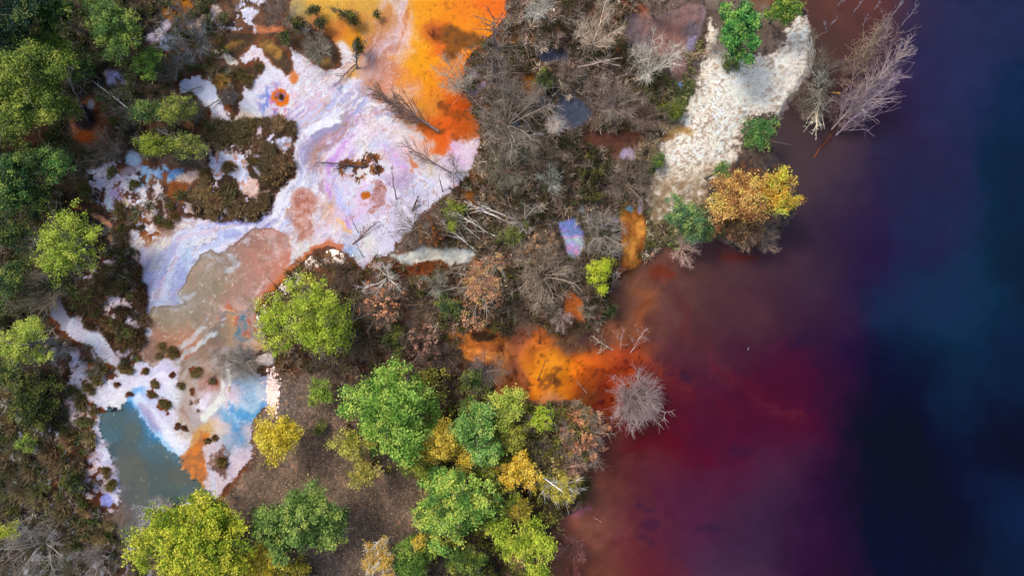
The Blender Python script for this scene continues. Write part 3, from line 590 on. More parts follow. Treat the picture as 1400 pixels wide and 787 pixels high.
    stream([(496,282),(508,288),(522,284),(530,286)], 3.6, (204,110,84), .85, 1.6, 3, -0.3)
    stream([(534,235),(538,250),(530,262)], 5, (190,140,176), .6, 3, 3, -0.1)
    cv.lay(cv.poly([(558,212),(566,220),(572,228),(560,232),(566,238)], 1.5, 3, 4)[0] * .8, (226, 120, 60))
    # small rust isles on the lower crust
    for (bx, by, rx, ry) in ((222,474,9,6),(238,482,10,8),(219,485,7,5),(268,507,9,6),(292,520,6,6),(210,525,5,8),(208,538,6,7),(225,553,9,9),(248,527,5,4),(200,507,6,4),(237,512,3,5),(160,525,5,4),(177,538,4,5),
        (130,520,14,8),(146,503,12,7),(172,503,11,8),(262,590,0.1,0.1),(243,581,3,4),(252,584,5,3),(270,548,3,3),(265,535,4,6),(262,550,3,3),(272,562,3,2),(230,565,3,4),(285,604,4,4),(295,598,5,4),(384,30,1,1),
        (110,552,20,8),(120,570,14,6),(140,560,6,4),(500,210,2,2)):
        if rx > 1.5: cv.lay(cv.blob(bx, by, rx, ry, soft=1.2, a=2, b=5), mixc((136, 66, 28), (86, 50, 26), 0.5 + n_c))
    # pale rounded stone slab
    cv.lay(cv.poly([(351,490),(358,484),(372,482),(378,490),(376,498),(364,499),(354,498)], 1.0, 2, 2)[0], (236, 216, 204))
    # lower left crust crumbs
    frag([(130,590),(148,610),(158,640),(166,670),(160,695),(145,705),(120,705),(105,690),(120,650),(125,610)], 0.05, [(206,196,222),(224,196,192),(184,184,228)], 8, 86, 6)
    cv.lay(cv.blob(149, 681, 9, 10, soft=2, a=3, b=4), (162, 166, 236))
    frag([(60,455),(100,470),(135,500),(150,520),(125,545),(100,520),(70,490)], .05, [(222,214,232),(214,190,186)], 9, 211, 6)
    frag([(92,520),(120,505),(135,530),(125,560),(130,590),(110,585),(98,575),(92,545)], 0.02, [(222,214,236),(232,206,200)], 8, 88, 5)
    frag([(20,560),(100,520),(140,600),(110,740),(180,800),(20,800)], 0.24, [(196,194,196),(186,190,210)], 8, 89, 10)
    frag([(140,720),(175,740),(215,760),(215,800),(140,800)], 0.15, [(206,180,186),(190,176,206)], 8, 90, 6)
    # top left crust crumbs
    frag([(208,55),(232,28),(238,40),(224,58),(212,66)], -0.2, [(226,206,226),(240,228,228)], 7, 92, 3)
    frag([(205,62),(245,48),(252,60),(238,72),(212,70)], -0.02, [(196,206,228),(170,182,210)], 6, 93, 3)
    cv.lay(cv.blob(246, 16, 22, 14, -0.5, soft=5, a=6, b=6), mixc((222, 138, 18), (176, 104, 26), 0.5 + n_c * 1.3))
    frag([(262,38),(275,30),(285,22),(295,8),(304,12),(300,40),(285,50),(268,48)], -0.12, [(252,204,168),(246,224,214)], 8, 94, 3)
    frag([(300,36),(325,18),(340,0),(360,-5),(368,12),(350,24),(355,44),(345,42),(322,42),(300,42)], -0.03, [(224,222,244),(232,228,240)], 8, 95, 3)
    cv.lay(cv.poly([(350,36),(375,35),(392,40),(398,30),(392,48),(370,46),(358,48)], 3, 4, 5)[0] * .9, (212, 128, 84))
    frag([(146,100),(160,98),(180,112),(188,118),(172,120),(150,120)], -0.2, [(176,160,222),(196,196,236),(236,206,196)], 7, 96, 3)
    cv.lay(cv.blob(171, 78, 6, 7, soft=2), (176, 156, 168))
    cv.lay(cv.blob(125, 168, 25, 33, .1, soft=2, a=3, b=5), mixc((150, 96, 70), (110, 56, 30), 0.5 + n_c * 1.5))
    cv.lay(cv.blob(126, 188, 17, 10, soft=4, a=3, b=5), (160, 76, 22))
    cv.lay(cv.blob(120, 162, 15, 18, soft=5, a=3, b=5), (30, 22, 26))
    cv.lay(cv.blob(129, 145, 5, 6, soft=2) * .8, (160, 170, 190))
    # pale cove east of the fallen trees
    cv.lay(cv.poly([(530,345),(548,350),(575,338),(600,338),(645,340),(655,350),(640,360),(620,368),(606,358),(580,356),(560,362),(545,358)], 3, 5, 5)[0], mixc((226, 218, 196), (176, 190, 196), 0.5 + n_a * 1.4))
    stream([(540,342),(552,352),(572,358),(590,354)], 1.6, (250,234,214), .9, 1, 3, -0.4)
    cv.lay(cv.poly([(775,398),(790,400),(804,424),(797,440),(776,450),(760,446),(770,425)], 2, 4, 6)[0], mixc((226, 122, 52), (176, 92, 46), 0.5 + n_a * 1.6))
    # pools in the swamp
    for pts, ca, cb in (([(845,20),(900,25),(940,5),(962,15),(956,55),(940,85),(930,112),(918,100),(900,72),(870,78),(850,72),(845,45)], (116,100,102), (156,112,98)),
        ([(735,135),(780,132),(800,145),(813,160),(796,173),(780,182),(755,176)], (78,84,102), (96,100,118)),
        ([(728,70),(750,66),(776,70),(776,88),(760,92),(742,88)], (44,50,72), (80,84,104)),
        ([(700,165),(725,150),(735,180),(722,200),(705,195)], (92,104,124), (70,76,92)),
        ([(768,208),(800,192),(850,176),(886,166),(882,186),(852,200),(826,218),(796,222)], (118,70,52), (96,60,46)),
        ([(840,345),(872,340),(880,352),(868,372),(848,384),(838,370)], (136,96,86), (110,60,30)),
        ([(610,448),(640,436),(690,430),(710,445),(690,480),(692,545),(676,545),(672,500),(640,490),(626,470)], (214,120,44), (150,80,36))):
        mk = cv.poly(pts, 2, 5, 5)[0]; cv.lay(mk, mixc(ca, cb, 0.5 + n_a * 1.4))
    stream([(945,5),(955,20),(948,45),(940,70)], 5, (160,150,186), .75, 3, 3, -0.1)
    stream([(870,350),(862,360),(850,366)], 3.5, (206,142,124), .8, 2, 3, -0.3)
    stream([(626,478),(650,484),(680,486),(688,520)], 6, (240,156,74), .9, 3, 3, -0.3)
    cv.lay(cv.blob(662, 458, 18, 8, soft=3, a=4, b=5), (60, 36, 18))
    dm, S, D = cv.line([(862,290),(866,312),(862,350)], 17, 3, 3, 3)
    cv.lay(dm, mixc((150, 84, 28), (224, 150, 64), 0.5 + fbm(S, D * 2.4, 24, 97, 4) * 1.6 - np.abs(D) * 0.03 + 0.25))
    ir = cv.poly([(762,305),(784,300),(797,318),(801,340),(788,356),(776,350),(774,330),(768,322)], 2, 4, 4)[0]
    cv.lay(ir, mixc(film(fbm(x, y, 26, 98, 5) * 2.0), mixc((196, 184, 220), (104, 126, 204), sstep(335, 315, y)), .3 + .5 * sstep(-.2, .2, n_a)))
    for (bx, by, rx, ry, col) in ((858,212,11,9,(196,180,214)),(874,282,4,12,(206,196,216)),(858,286,5,5,(120,180,206)),(841,301,5,4,(196,180,206)),(722,172,3,5,(140,176,220)),(740,185,5,4,(150,170,200)),(748,190,4,4,(110,140,170)),(727,192,3,3,(130,160,200)),(795,288,4,6,(160,186,196)),(930,118,3,6,(150,170,214))):
        cv.lay(cv.blob(bx, by, rx, ry, soft=1.5, a=2, b=4) * .9, col)
    for (bx, by) in ((656,122),(648,128),(663,116),(650,100)): cv.lay(cv.blob(bx, by, 8, 5, soft=2, a=3, b=5) * .8, (202, 176, 206))
    stream([(728,122),(722,118),(735,124)], 10, (134,78,14), .9, 4, 3, -0.4)
    # rusty depth in the bay under the fallen tree
    bay = cv.poly([(596,140),(618,128),(640,110),(650,160),(655,190),(625,192),(610,188),(590,186),(600,165)], 6, 8, 8)[0]
    cv.lay(bay * sstep(-0.15, 0.25, fbm(x, y, 12, 101, 5, .65)) * .8, mixc((150, 74, 18), (112, 64, 24), 0.5 + n_c * 1.5))
    # marbling in the milky pool
    mr_ = fbm(x + n_a * 22, y + n_b * 20, 24, 102, 6, .6)
    cv.lay(mt * sstep(0.035, 0.0, np.abs(mr_)) * .5, (206, 190, 176))
    cv.lay(mt * sstep(0.05, 0.28, mr_) * .35, (128, 112, 92))
    cv.lay(mt * sstep(0.05, 0.3, -mr_) * .3, (196, 140, 116))
    # grain of soil, crust and litter
    g_ = 1 + (0.13 * fbm(x, y, 2.4, 103, 2) + 0.09 * n_c) * (1 - .6 * m)
    cv.C = cv.C * np.where((mt < .5) & (mp < .5), g_, 1 + (g_ - 1) * .3)[:, None]
    # ---- lake bed carries the lake colours near the shore
    ml, dl = cv.poly(LAKE, 6, 4, 5)
    lk = paint_lake(cv)
    cv.lay(ml, lk)
    return cv.C, d_main, dt, dp, dl, d_sand
# ------------------------------------------------------------------ helpers
col = scene.collection
def lin(c):
    c = np.clip(np.asarray(c, np.float32) / 255.0, 0, 1)
    return np.where(c <= 0.04045, c / 12.92, ((c + 0.055) / 1.055) ** 2.4)

def px(x, y, z=0.0):
    k = S * (HC - z) / HC
    return np.array([(x - 700) * k, (393.5 - y) * k, z])

def make_mesh(name, V, F, C=None, smooth=False):
    V = np.asarray(V, np.float32).reshape(-1, 3); F = np.asarray(F, np.int32)
    me = bpy.data.meshes.new(name)
    n, k = F.shape
    me.vertices.add(len(V)); me.vertices.foreach_set('co', V.ravel())
    me.loops.add(n * k); me.loops.foreach_set('vertex_index', F.ravel())
    me.polygons.add(n); me.polygons.foreach_set('loop_start', np.arange(0, n * k, k, dtype=np.int32))
    if smooth: me.polygons.foreach_set('use_smooth', np.ones(n, bool))
    if C is not None:
        C = np.asarray(C, np.float32)
        a = me.color_attributes.new('Col', 'FLOAT_COLOR', 'POINT')
        a.data.foreach_set('color', np.concatenate([C, np.ones((len(C), 1), np.float32)], 1).ravel())
    me.update(calc_edges=True)
    return me

def link(name, me, mat=None, parent=None):
    o = bpy.data.objects.new(name, me); col.objects.link(o)
    if mat is not None and me is not None and not me.materials: me.materials.append(mat)
    if parent is not None: o.parent = parent
    return o

def tag(o, label=None, cat=None, group=None, kind=None):
    if label: o['label'] = label
    if cat: o['category'] = cat
    if group: o['group'] = group
    if kind: o['kind'] = kind
    return o

def mat_base(name, rough, spec=0.3, ior=1.45, objcol=False, var=0.0, vscale=20, transl=0.0, bump=0.0, bscale=30.0, coat=0.0):
    m = bpy.data.materials.new(name); m.use_nodes = True
    nt = m.node_tree; N = nt.nodes; L = nt.links
    b = N['Principled BSDF']
    b.inputs['Roughness'].default_value = rough
    b.inputs['Specular IOR Level'].default_value = spec
    b.inputs['IOR'].default_value = ior
    a = N.new('ShaderNodeAttribute'); a.attribute_name = 'Col'
    src = a.outputs['Color']
    if objcol:
        oi = N.new('ShaderNodeObjectInfo')
        mx = N.new('ShaderNodeMix'); mx.data_type = 'RGBA'; mx.blend_type = 'MULTIPLY'; mx.inputs[0].default_value = 1
        L.new(src, mx.inputs[6]); L.new(oi.outputs['Color'], mx.inputs[7]); src = mx.outputs[2]
    geo = N.new('ShaderNodeNewGeometry')
    if var:
        no = N.new('ShaderNodeTexNoise'); no.inputs['Scale'].default_value = vscale; no.inputs['Detail'].default_value = 5
        L.new(geo.outputs['Position'], no.inputs['Vector'])
        mr = N.new('ShaderNodeMapRange'); mr.inputs[1].default_value = 0.3; mr.inputs[2].default_value = 0.7
        mr.inputs[3].default_value = 1 - var; mr.inputs[4].default_value = 1 + var
        L.new(no.outputs['Fac'], mr.inputs[0])
        vm = N.new('ShaderNodeVectorMath'); vm.operation = 'SCALE'
        L.new(src, vm.inputs[0]); L.new(mr.outputs[0], vm.inputs['Scale']); src = vm.outputs[0]
    L.new(src, b.inputs['Base Color'])
    if bump:
        n2 = N.new('ShaderNodeTexNoise'); n2.inputs['Scale'].default_value = bscale; n2.inputs['Detail'].default_value = 6
        n2.inputs['Roughness'].default_value = 0.6
        L.new(geo.outputs['Position'], n2.inputs['Vector'])
        bp = N.new('ShaderNodeBump'); bp.inputs['Distance'].default_value = bump; bp.inputs['Strength'].default_value = 1.0
        L.new(n2.outputs['Fac'], bp.inputs['Height']); L.new(bp.outputs[0], b.inputs['Normal'])
    if transl:
        tr = N.new('ShaderNodeBsdfTranslucent'); L.new(src, tr.inputs['Color'])
        ms = N.new('ShaderNodeMixShader'); ms.inputs[0].default_value = transl
        L.new(b.outputs[0], ms.inputs[1]); L.new(tr.outputs[0], ms.inputs[2])
        L.new(ms.outputs[0], N['Material Output'].inputs['Surface'])
    return m

M_GROUND = mat_base('mineral ground', 0.85, 0.15, var=0.14, vscale=9, bump=0.035, bscale=7.0)
M_POOL = mat_base('milky water', 0.2, 0.5, ior=1.33, bump=0.003, bscale=8)
M_LAKE = mat_base('lake water', 0.12, 0.32, var=.05, vscale=9, ior=1.33, bump=0.02, bscale=3.5)
M_LEAF = mat_base('leaves', 0.6, 0.2, transl=0.35, objcol=True)
M_WOOD = mat_base('bark', 0.85, 0.15, objcol=True, var=0.2, vscale=6)
M_TUFT = mat_base('heather stems', 0.8, 0.15, objcol=True, transl=0.15)
M_SCRUB = mat_base('scrub', 0.85, 0.12, transl=0.1)
M_STONE = mat_base('stone', 0.9, 0.2, var=0.2, vscale=12, bump=0.01, bscale=20)

# ------------------------------------------------------------------ ground sheet
def axis(lo, a, b, hi, fine, steps=(4, 10, 30)):
    mid = list(np.arange(a, b, fine))
    left = []; v = a; s = fine
    while v > lo: s = min(s * 1.14, 90); v -= s; left.append(v)
    right = []; v = mid[-1]; s = fine
    while v < hi: s = min(s * 1.14, 90); v += s; right.append(v)
    return np.array(left[::-1] + mid + right)

gx = np.concatenate([axis(-2500, -8, 905, 906, 1.37)[:-2]]); 
gx = np.concatenate([gx[gx < 905], np.arange(905, 1130, 2.0), axis(1130, 1132, 1140, 4000, 4)[3:]])
gx = np.unique(np.round(gx, 3))
gy = axis(-2500, -8, 796, 3300, 1.37)
GX, GY = np.meshgrid(gx, gy)
fx, fy = GX.ravel(), GY.ravel()
C, D_main, D_tan, D_pond, D_lake, D_sand = paint(fx, fy)
hn = fbm(fx, fy, 50, 5, 4); hf = fbm(fx, fy, 7, 6, 3)
land = 0.13 + 0.28 * sstep(2, 30, D_main) + 0.35 * sstep(4, -40, D_sand) * (D_sand < 50)
rough = sstep(-2, 6, D_main) * (1 - .85 * sstep(6, -6, D_sand))
land = land + hn * 0.12 * rough + hf * (0.012 + 0.09 * rough)
land = land - 0.14 * sstep(0, -6, D_tan) - 0.16 * sstep(0, -6, D_pond)
z = np.where(D_lake > 0, land * sstep(0, 14, D_lake) + 0.004, np.clip(D_lake * 0.05, -0.9, 0))
V = np.stack([(fx - 700) * S, (393.5 - fy) * S, z], -1)
W, H_ = len(gx), len(gy)
def gridfaces(W, H, keep=None):
    i = np.arange(W * H).reshape(H, W)
    f = np.stack([i[1:, :-1], i[1:, 1:], i[:-1, 1:], i[:-1, :-1]], -1).reshape(-1, 4)
    if keep is not None:
        k = keep.reshape(H, W); q = (k[1:, :-1] | k[1:, 1:] | k[:-1, 1:] | k[:-1, :-1]).ravel()
        f = f[q]
    return f
def sub(V, F, C):
    u, inv = np.unique(F.ravel(), return_inverse=True)
    return V[u], inv.reshape(F.shape), C[u]
tag(link('ground', make_mesh('ground', V, gridfaces(W, H_), lin(C) * K, True), M_GROUND), kind='structure')
def ground_z(x, y):
    i = int(np.clip(np.searchsorted(gx, x), 0, W - 1)); j = int(np.clip(np.searchsorted(gy, y), 0, H_ - 1))
    return float(z[j * W + i])
Zg = z.reshape(H_, W)
def ground_zs(x, y):
    i = np.clip(np.searchsorted(gx, x), 0, W - 1); j = np.clip(np.searchsorted(gy, y), 0, H_ - 1)
    return Zg[j, i]
LUM = C.mean(1)
def fld(A, x, y):
    i = np.clip(np.searchsorted(gx, x), 0, W - 1); j = np.clip(np.searchsorted(gy, y), 0, H_ - 1)
    return A.reshape(H_, W)[j, i]

# milky pools: opaque mineral water over the lowered bed
for nm, D, zz in (('milky_pool', D_tan, 0.085), ('pond_water', D_pond, 0.075)):
    f = gridfaces(W, H_, D < 0.5)
    V2 = V.copy(); V2[:, 2] = zz
    tag(link(nm, make_mesh(nm, *sub(V2, f, lin(C) * K), True), M_POOL), kind='structure')

# the lake
lx = np.concatenate([np.arange(676, 1420, 3.0), axis(1400, 1402, 1405, 4000, 8)[3:]]); lx = np.unique(lx)
ly = axis(-2500, -8, 796, 3300, 3.0)
LX, LY = np.meshgrid(lx, ly)
lcv = Canvas(LX.ravel(), LY.ravel())
LC = paint_lake(lcv)
m_, dl_ = lcv.poly(LAKE, 6, 4, 5)
LV = np.stack([(LX.ravel() - 700) * S, (393.5 - LY.ravel()) * S, np.full(LX.size, 0.0)], -1)
lf = gridfaces(len(lx), len(ly), dl_ < 8)
body = np.clip(lin(LC) * K - LAKE_LIFT, 0.0004, 1)
tag(link('lake_water', make_mesh('lake_water', *sub(LV, lf, body), True), M_LAKE), kind='structure')

# ------------------------------------------------------------------ plant geometry
def segs_mesh(name, P0, P1, R0, R1, C, sides=3):
    P0 = np.asarray(P0, np.float32); P1 = np.asarray(P1, np.float32); R0 = np.asarray(R0, np.float32); R1 = np.asarray(R1, np.float32)
    d = P1 - P0; d /= np.linalg.norm(d, axis=1)[:, None] + 1e-9
    a = np.where(np.abs(d[:, 2:3]) < 0.9, np.array([[0, 0, 1.0]]), np.array([[1.0, 0, 0]]))
    u = np.cross(d, a); u /= np.linalg.norm(u, axis=1)[:, None] + 1e-9
    v = np.cross(d, u)
    n = len(P0); VV = np.zeros((n, 2 * sides, 3), np.float32)
    for k in range(sides):
        t = 2 * math.pi * k / sides
        o = u * math.cos(t) + v * math.sin(t)
        VV[:, k] = P0 + o * R0[:, None]; VV[:, sides + k] = P1 + o * R1[:, None]
    F = []
    for k in range(sides):
        k2 = (k + 1) % sides
        F.append([k, k2, sides + k2, sides + k])
    F = (np.arange(n)[:, None, None] * 2 * sides + np.array(F)[None]).reshape(-1, 4)
    C = np.asarray(C, np.float32)
    if C.ndim == 1: C = np.repeat(C[None], n, 0)
    return make_mesh(name, VV.reshape(-1, 3), F, np.repeat(C, 2 * sides, 0))

class Wood:
    def __init__(s): s.a = []; s.b = []; s.ra = []; s.rb = []
    def path(s, pts, r0, r1):
        n = len(pts) - 1
        for i in range(n):
            s.a.append(pts[i]); s.b.append(pts[i + 1])
            s.ra.append(r0 + (r1 - r0) * i / n); s.rb.append(r0 + (r1 - r0) * (i + 1) / n)
    def mesh(s, name, c, sides=4):
        c = np.asarray(c, np.float32)
        cc = c[None] * np.random.RandomState(3).uniform(0.8, 1.2, (len(s.a), 1))
        return segs_mesh(name, s.a, s.b, s.ra, s.rb, cc, sides)

def grow(rs, p, d, L, n, bend, up=0.0):
    """a wandering path"""
    pts = [np.array(p, float)]; d = np.array(d, float)
    for i in range(n):
        d = d + rs.normal(0, bend, 3); d[2] += up; d /= np.linalg.norm(d)
        pts.append(pts[-1] + d * L / n)
    return pts

def leaves_mesh(name, rs, Cn, size, cols, flat=0.6):
    """rhombic leaves at the points Cn"""
    n = len(Cn)
    nrm = rs.normal(0, 1, (n, 3)); nrm[:, 2] = np.abs(nrm[:, 2]) + flat; nrm /= np.linalg.norm(nrm, axis=1)[:, None]
    t = rs.normal(0, 1, (n, 3)); u = np.cross(nrm, t); u /= np.linalg.norm(u, axis=1)[:, None]; v = np.cross(nrm, u)
    sz = (size * rs.uniform(0.6, 1.35, n))[:, None]
    Vv = np.stack([Cn - u * sz, Cn - v * sz * 0.6, Cn + u * sz, Cn + v * sz * 0.6], 1).reshape(-1, 3)
    F = np.arange(n * 4).reshape(n, 4)
    return make_mesh(name, Vv, F, np.repeat(cols, 4, 0))

def palette_cols(rs, n, clump, pal):
    """per leaf colour: clump tone picks between the colours of the palette, plus leaf jitter"""
    P = lin(np.array(pal)) * KV
    t = np.clip(clump + rs.normal(0, 0.13, n), 0, 0.999) * (len(P) - 1)
    i = t.astype(int); f = (t - i)[:, None]
    c = P[i] * (1 - f) + P[np.minimum(i + 1, len(P) - 1)] * f
    c = c * 0.94 + c.mean(1)[:, None] * 0.06
    return c * rs.uniform(0.8, 1.32, (n, 1)) * 1.14

def leafy_tree(kind, label, cat, x, y, r, h, pal, seed, dens=1.0, size=0.15, sparse=0.0, bark=(120,110,96), ell=(1,1,0), group=None, twigs=70, limb_r=0.07):
    rs = np.random.RandomState(seed)
    R = r * S * 0.93; zc = h * 0.62
    c = px(x, y, zc); zb = ground_z(700 + c[0] / S, 393.5 - c[1] / S)
    base = np.array([c[0], c[1], max(zb, -0.4)])
    root = bpy.data.objects.new(kind, None); col.objects.link(root); root.location = base; root.empty_display_size = 0.5
    tag(root, label, cat, group)
    cz = zc - base[2]; ry = min(R * 0.75, h * 0.36)
    nl = int(8 + r / 4)
    lobes = [(np.array([0, 0, cz + ry * 0.25]), R * 0.45)]
    for k in range(nl):
        t = 2.4 * k + rs.uniform(0, 1); q = R * rs.uniform(0.3, 0.95) * min(1.12, max(.5, 0.8 + 0.24 * math.cos(2 * t + seed) + .18 * math.cos(3 * t + seed * 1.7)))
        lobes.append((np.array([math.cos(t) * q, math.sin(t) * q, cz + ry * rs.uniform(-0.6, 0.5) * (1.3 - q / R)]), R * rs.uniform(0.16, 0.36)))
    W_ = Wood(); top = np.array([rs.normal(0, .1) * R, rs.normal(0, .1) * R, cz + ry * 0.1])
    tr = limb_r * (0.7 + h / 10)
    W_.path([np.array([0, 0, -0.3]), top * np.array([.4, .4, .45]), top], tr * 1.5, tr * 0.8)
    B = Wood(); tips = []
    for lc, lr in lobes:
        st = top * rs.uniform(0.55, 1.0); mid = (st + lc) / 2 + rs.normal(0, 0.08 * R, 3)
        W_.path([st, mid, lc], tr * 0.55, tr * 0.28)
        for k in range(max(3, int(twigs / nl))):
            e = lc + rs.normal(0, 1, 3) * lr * np.array([1, 1, .6]); e[2] = max(e[2], lc[2] - lr * .3) + lr * .25
            B.path([lc + (mid - lc) * rs.uniform(0, .6), (lc + e) / 2 + rs.normal(0, .06 * R, 3), e], 0.028, 0.010)
            if sparse > .3:
                for q_ in range(4): B.path([(lc + e) / 2, e + rs.normal(0, .12 * R, 3)], 0.02, 0.009)
            tips.append(e)
    wc = lin(bark) * KV
    link('trunk', W_.mesh('trunk', wc, 6), M_WOOD, root)
    link('branches', B.mesh('branches', wc * 1.1, 3), M_WOOD, root)
    # leaf clumps over the lobes
    nc = int((34 + r * r * 0.10) * (1 - 0.45 * sparse)); P = []; T = []; E = []
    wts = np.array([l[1] ** 2 for l in lobes]); wts /= wts.sum()
    for k in range(nc):
        lc, lr = lobes[rs.choice(len(lobes), p=wts)]
        v = rs.normal(0, 1, 3); v[2] = abs(v[2]) * 0.9 - 0.15; v /= np.linalg.norm(v)
        p = lc + v * lr * rs.uniform(0.5, 1.3) * np.array([1, 1, .8])
        P.append(p); T.append(np.clip(rs.normal(0.48, 0.30), 0, 1)); E.append(rs.uniform(0.6, 1.35))
    P = np.array(P); T = np.array(T); E = np.array(E)
    T[rs.uniform(0, 1, nc) < .10] = 1.0
    pal = list(pal) + [tuple(0.5 * a_ + 0.5 * b_ for a_, b_ in zip(pal[-1], (206, 196, 70)))]
    size = size * .52; nleaf = int(r * r * 5.8 * dens * (1 - 0.5 * sparse)) + 150
    idx = rs.randint(0, nc, nleaf)
    cs = (0.036 * R + 0.12) * (0.9 - 0.2 * sparse)
    Q = P[idx] + rs.normal(0, 1, (nleaf, 3)) * (cs * E[idx])[:, None] * np.array([1, 1, .6])
    link('crown', leaves_mesh('crown', rs, Q, size, palette_cols(rs, nleaf, T[idx], pal)), M_LEAF, root)
    if ell != (1, 1, 0):
        root.scale = (ell[0], ell[1], 1); root.rotation_euler[2] = ell[2]
    return root

def bare_meshes(seed, stems=5, spread=0.9, lvl2=8, lvl3=5, h=1.0, thick=0.035, wild=0.16):
    thick *= .52; lvl3 += 4; lvl2 += 3
    """unit bare shrub, radius about 1, height h"""
    rs = np.random.RandomState(seed); A = Wood(); B = Wood()
    for s_ in range(stems):
        t = 2 * math.pi * (s_ + rs.uniform(-.4, .4)) / stems; sp = spread * rs.uniform(0.5, 1.1) if stems > 1 else 0.08
        d = np.array([math.cos(t) * sp, math.sin(t) * sp, h * rs.uniform(.8, 1.1)])
        L = np.linalg.norm(d) * rs.uniform(.8, 1.0)
        p = grow(rs, (0, 0, -0.05), d, L, 6, wild * 0.5)
        A.path(p, thick * 1.3, thick * 0.4)
        for k in range(lvl2):
            f = rs.uniform(0.18, 1.0) * 5.99; i = int(f); q = p[i] + (p[i + 1] - p[i]) * (f - i)
            td = rs.uniform(0, 2 * math.pi)
            dd = (p[i + 1] - p[i]) / np.linalg.norm(p[i + 1] - p[i]) * 0.8 + np.array([math.cos(td), math.sin(td), 0.15]) * rs.uniform(.5, 1.1)
            LL = rs.uniform(.35, .7) * (1.1 - f / 9); bp = grow(rs, q, dd, LL, 3, wild)
            B.path(bp, thick * .38, thick * .17)
            for m in range(lvl3):
                g = rs.uniform(.25, 1) * 2.99; j = int(g); q2 = bp[j] + (bp[j + 1] - bp[j]) * (g - j)
                d3 = (bp[j + 1] - bp[j]) * 4 / LL * .5 + rs.normal(0, .6, 3) + np.array([0, 0, .25])
                B.path(grow(rs, q2, d3, rs.uniform(.14, .32), 2, wild * 1.2), thick * .2, thick * .09)
    g = np.array([1, 1, 1], np.float32)
    return A.mesh('trunk', g * 1.0, 4), B.mesh('twigs', g * 0.95, 3)

BARE = {}
def bare(kind, label, x, y, r, h, color, var=0, rot=None, group=None, cat='bare shrub', leaves=None, seed=0, zc=0.5):
    """bare shrub or tree: copies share the trunk and twig meshes of their kind"""
    if var not in BARE:
        spec = {0: dict(seed=11, stems=7, spread=.95, lvl2=9, lvl3=6, h=.85), 1: dict(seed=12, stems=5, spread=.8, lvl2=11, lvl3=6, h=1.0),
                2: dict(seed=13, stems=1, spread=.1, lvl2=48, lvl3=6, h=1.7, thick=.05), 3: dict(seed=14, stems=9, spread=1.0, lvl2=8, lvl3=7, h=.6, thick=.03),
                4: dict(seed=15, stems=3, spread=.6, lvl2=14, lvl3=6, h=1.3, thick=.045), 5: dict(seed=16, stems=6, spread=1.0, lvl2=7, lvl3=4, h=.7, thick=.032, wild=.2),
                6: dict(seed=17, stems=34, spread=.95, lvl2=5, lvl3=5, h=.75, thick=.03, wild=.09), 7: dict(seed=18, stems=12, spread=.9, lvl2=9, lvl3=6, h=.8, thick=.028)}[var]
        m = bare_meshes(**spec)
        for q in m: q.materials.append(M_WOOD)
        BARE[var] = (m[0], m[1], spec['h'])
    ma, mb, hh = BARE[var]
    h = h * .72; c = px(x, y, h * zc); zb = ground_z(700 + c[0] / S, 393.5 - c[1] / S)
    root = bpy.data.objects.new(kind, None); col.objects.link(root); root.location = (c[0], c[1], max(zb, -0.3)); root.empty_display_size = .4
    rs = np.random.RandomState(seed + int(x * 7 + y))
    root.rotation_euler[2] = rs.uniform(0, 6.28) if rot is None else rot
    R = r * S * 1.05; root.scale = (R, R, h / hh)
    cc = np.minimum(lin(color) * KV * 1.65, .9) * np.array([1.04, 1, .92])
    for nm, me, k in (('trunk', ma, 1.12), ('twigs', mb, 1.0)):
        o = bpy.data.objects.new(nm, me); col.objects.link(o); o.parent = root; o.color = (cc[0] * k, cc[1] * k, cc[2] * k, 1)
    if leaves:
        n, pal, sz = leaves
        v = rs.normal(0, 1, (n // 12 + 3, 3)); v[:, 2] = np.abs(v[:, 2]); v /= np.linalg.norm(v, axis=1)[:, None]
        P = v * rs.uniform(.45, 1.0, (len(v), 1)) * np.array([1, 1, hh])
        idx = rs.randint(0, len(P), n); Q = P[idx] + rs.normal(0, .05, (n, 3))
        lm = leaves_mesh('leaves', rs, Q * np.array([R, R, h / hh]), sz, palette_cols(rs, n, rs.uniform(0, 1, len(P))[idx], pal))
        lm.transform(__import__('mathutils').Matrix.Diagonal((1 / R, 1 / R, hh / h, 1)))
        link('withered_leaves', lm, M_LEAF, root)
    return tag(root, label, cat, group)

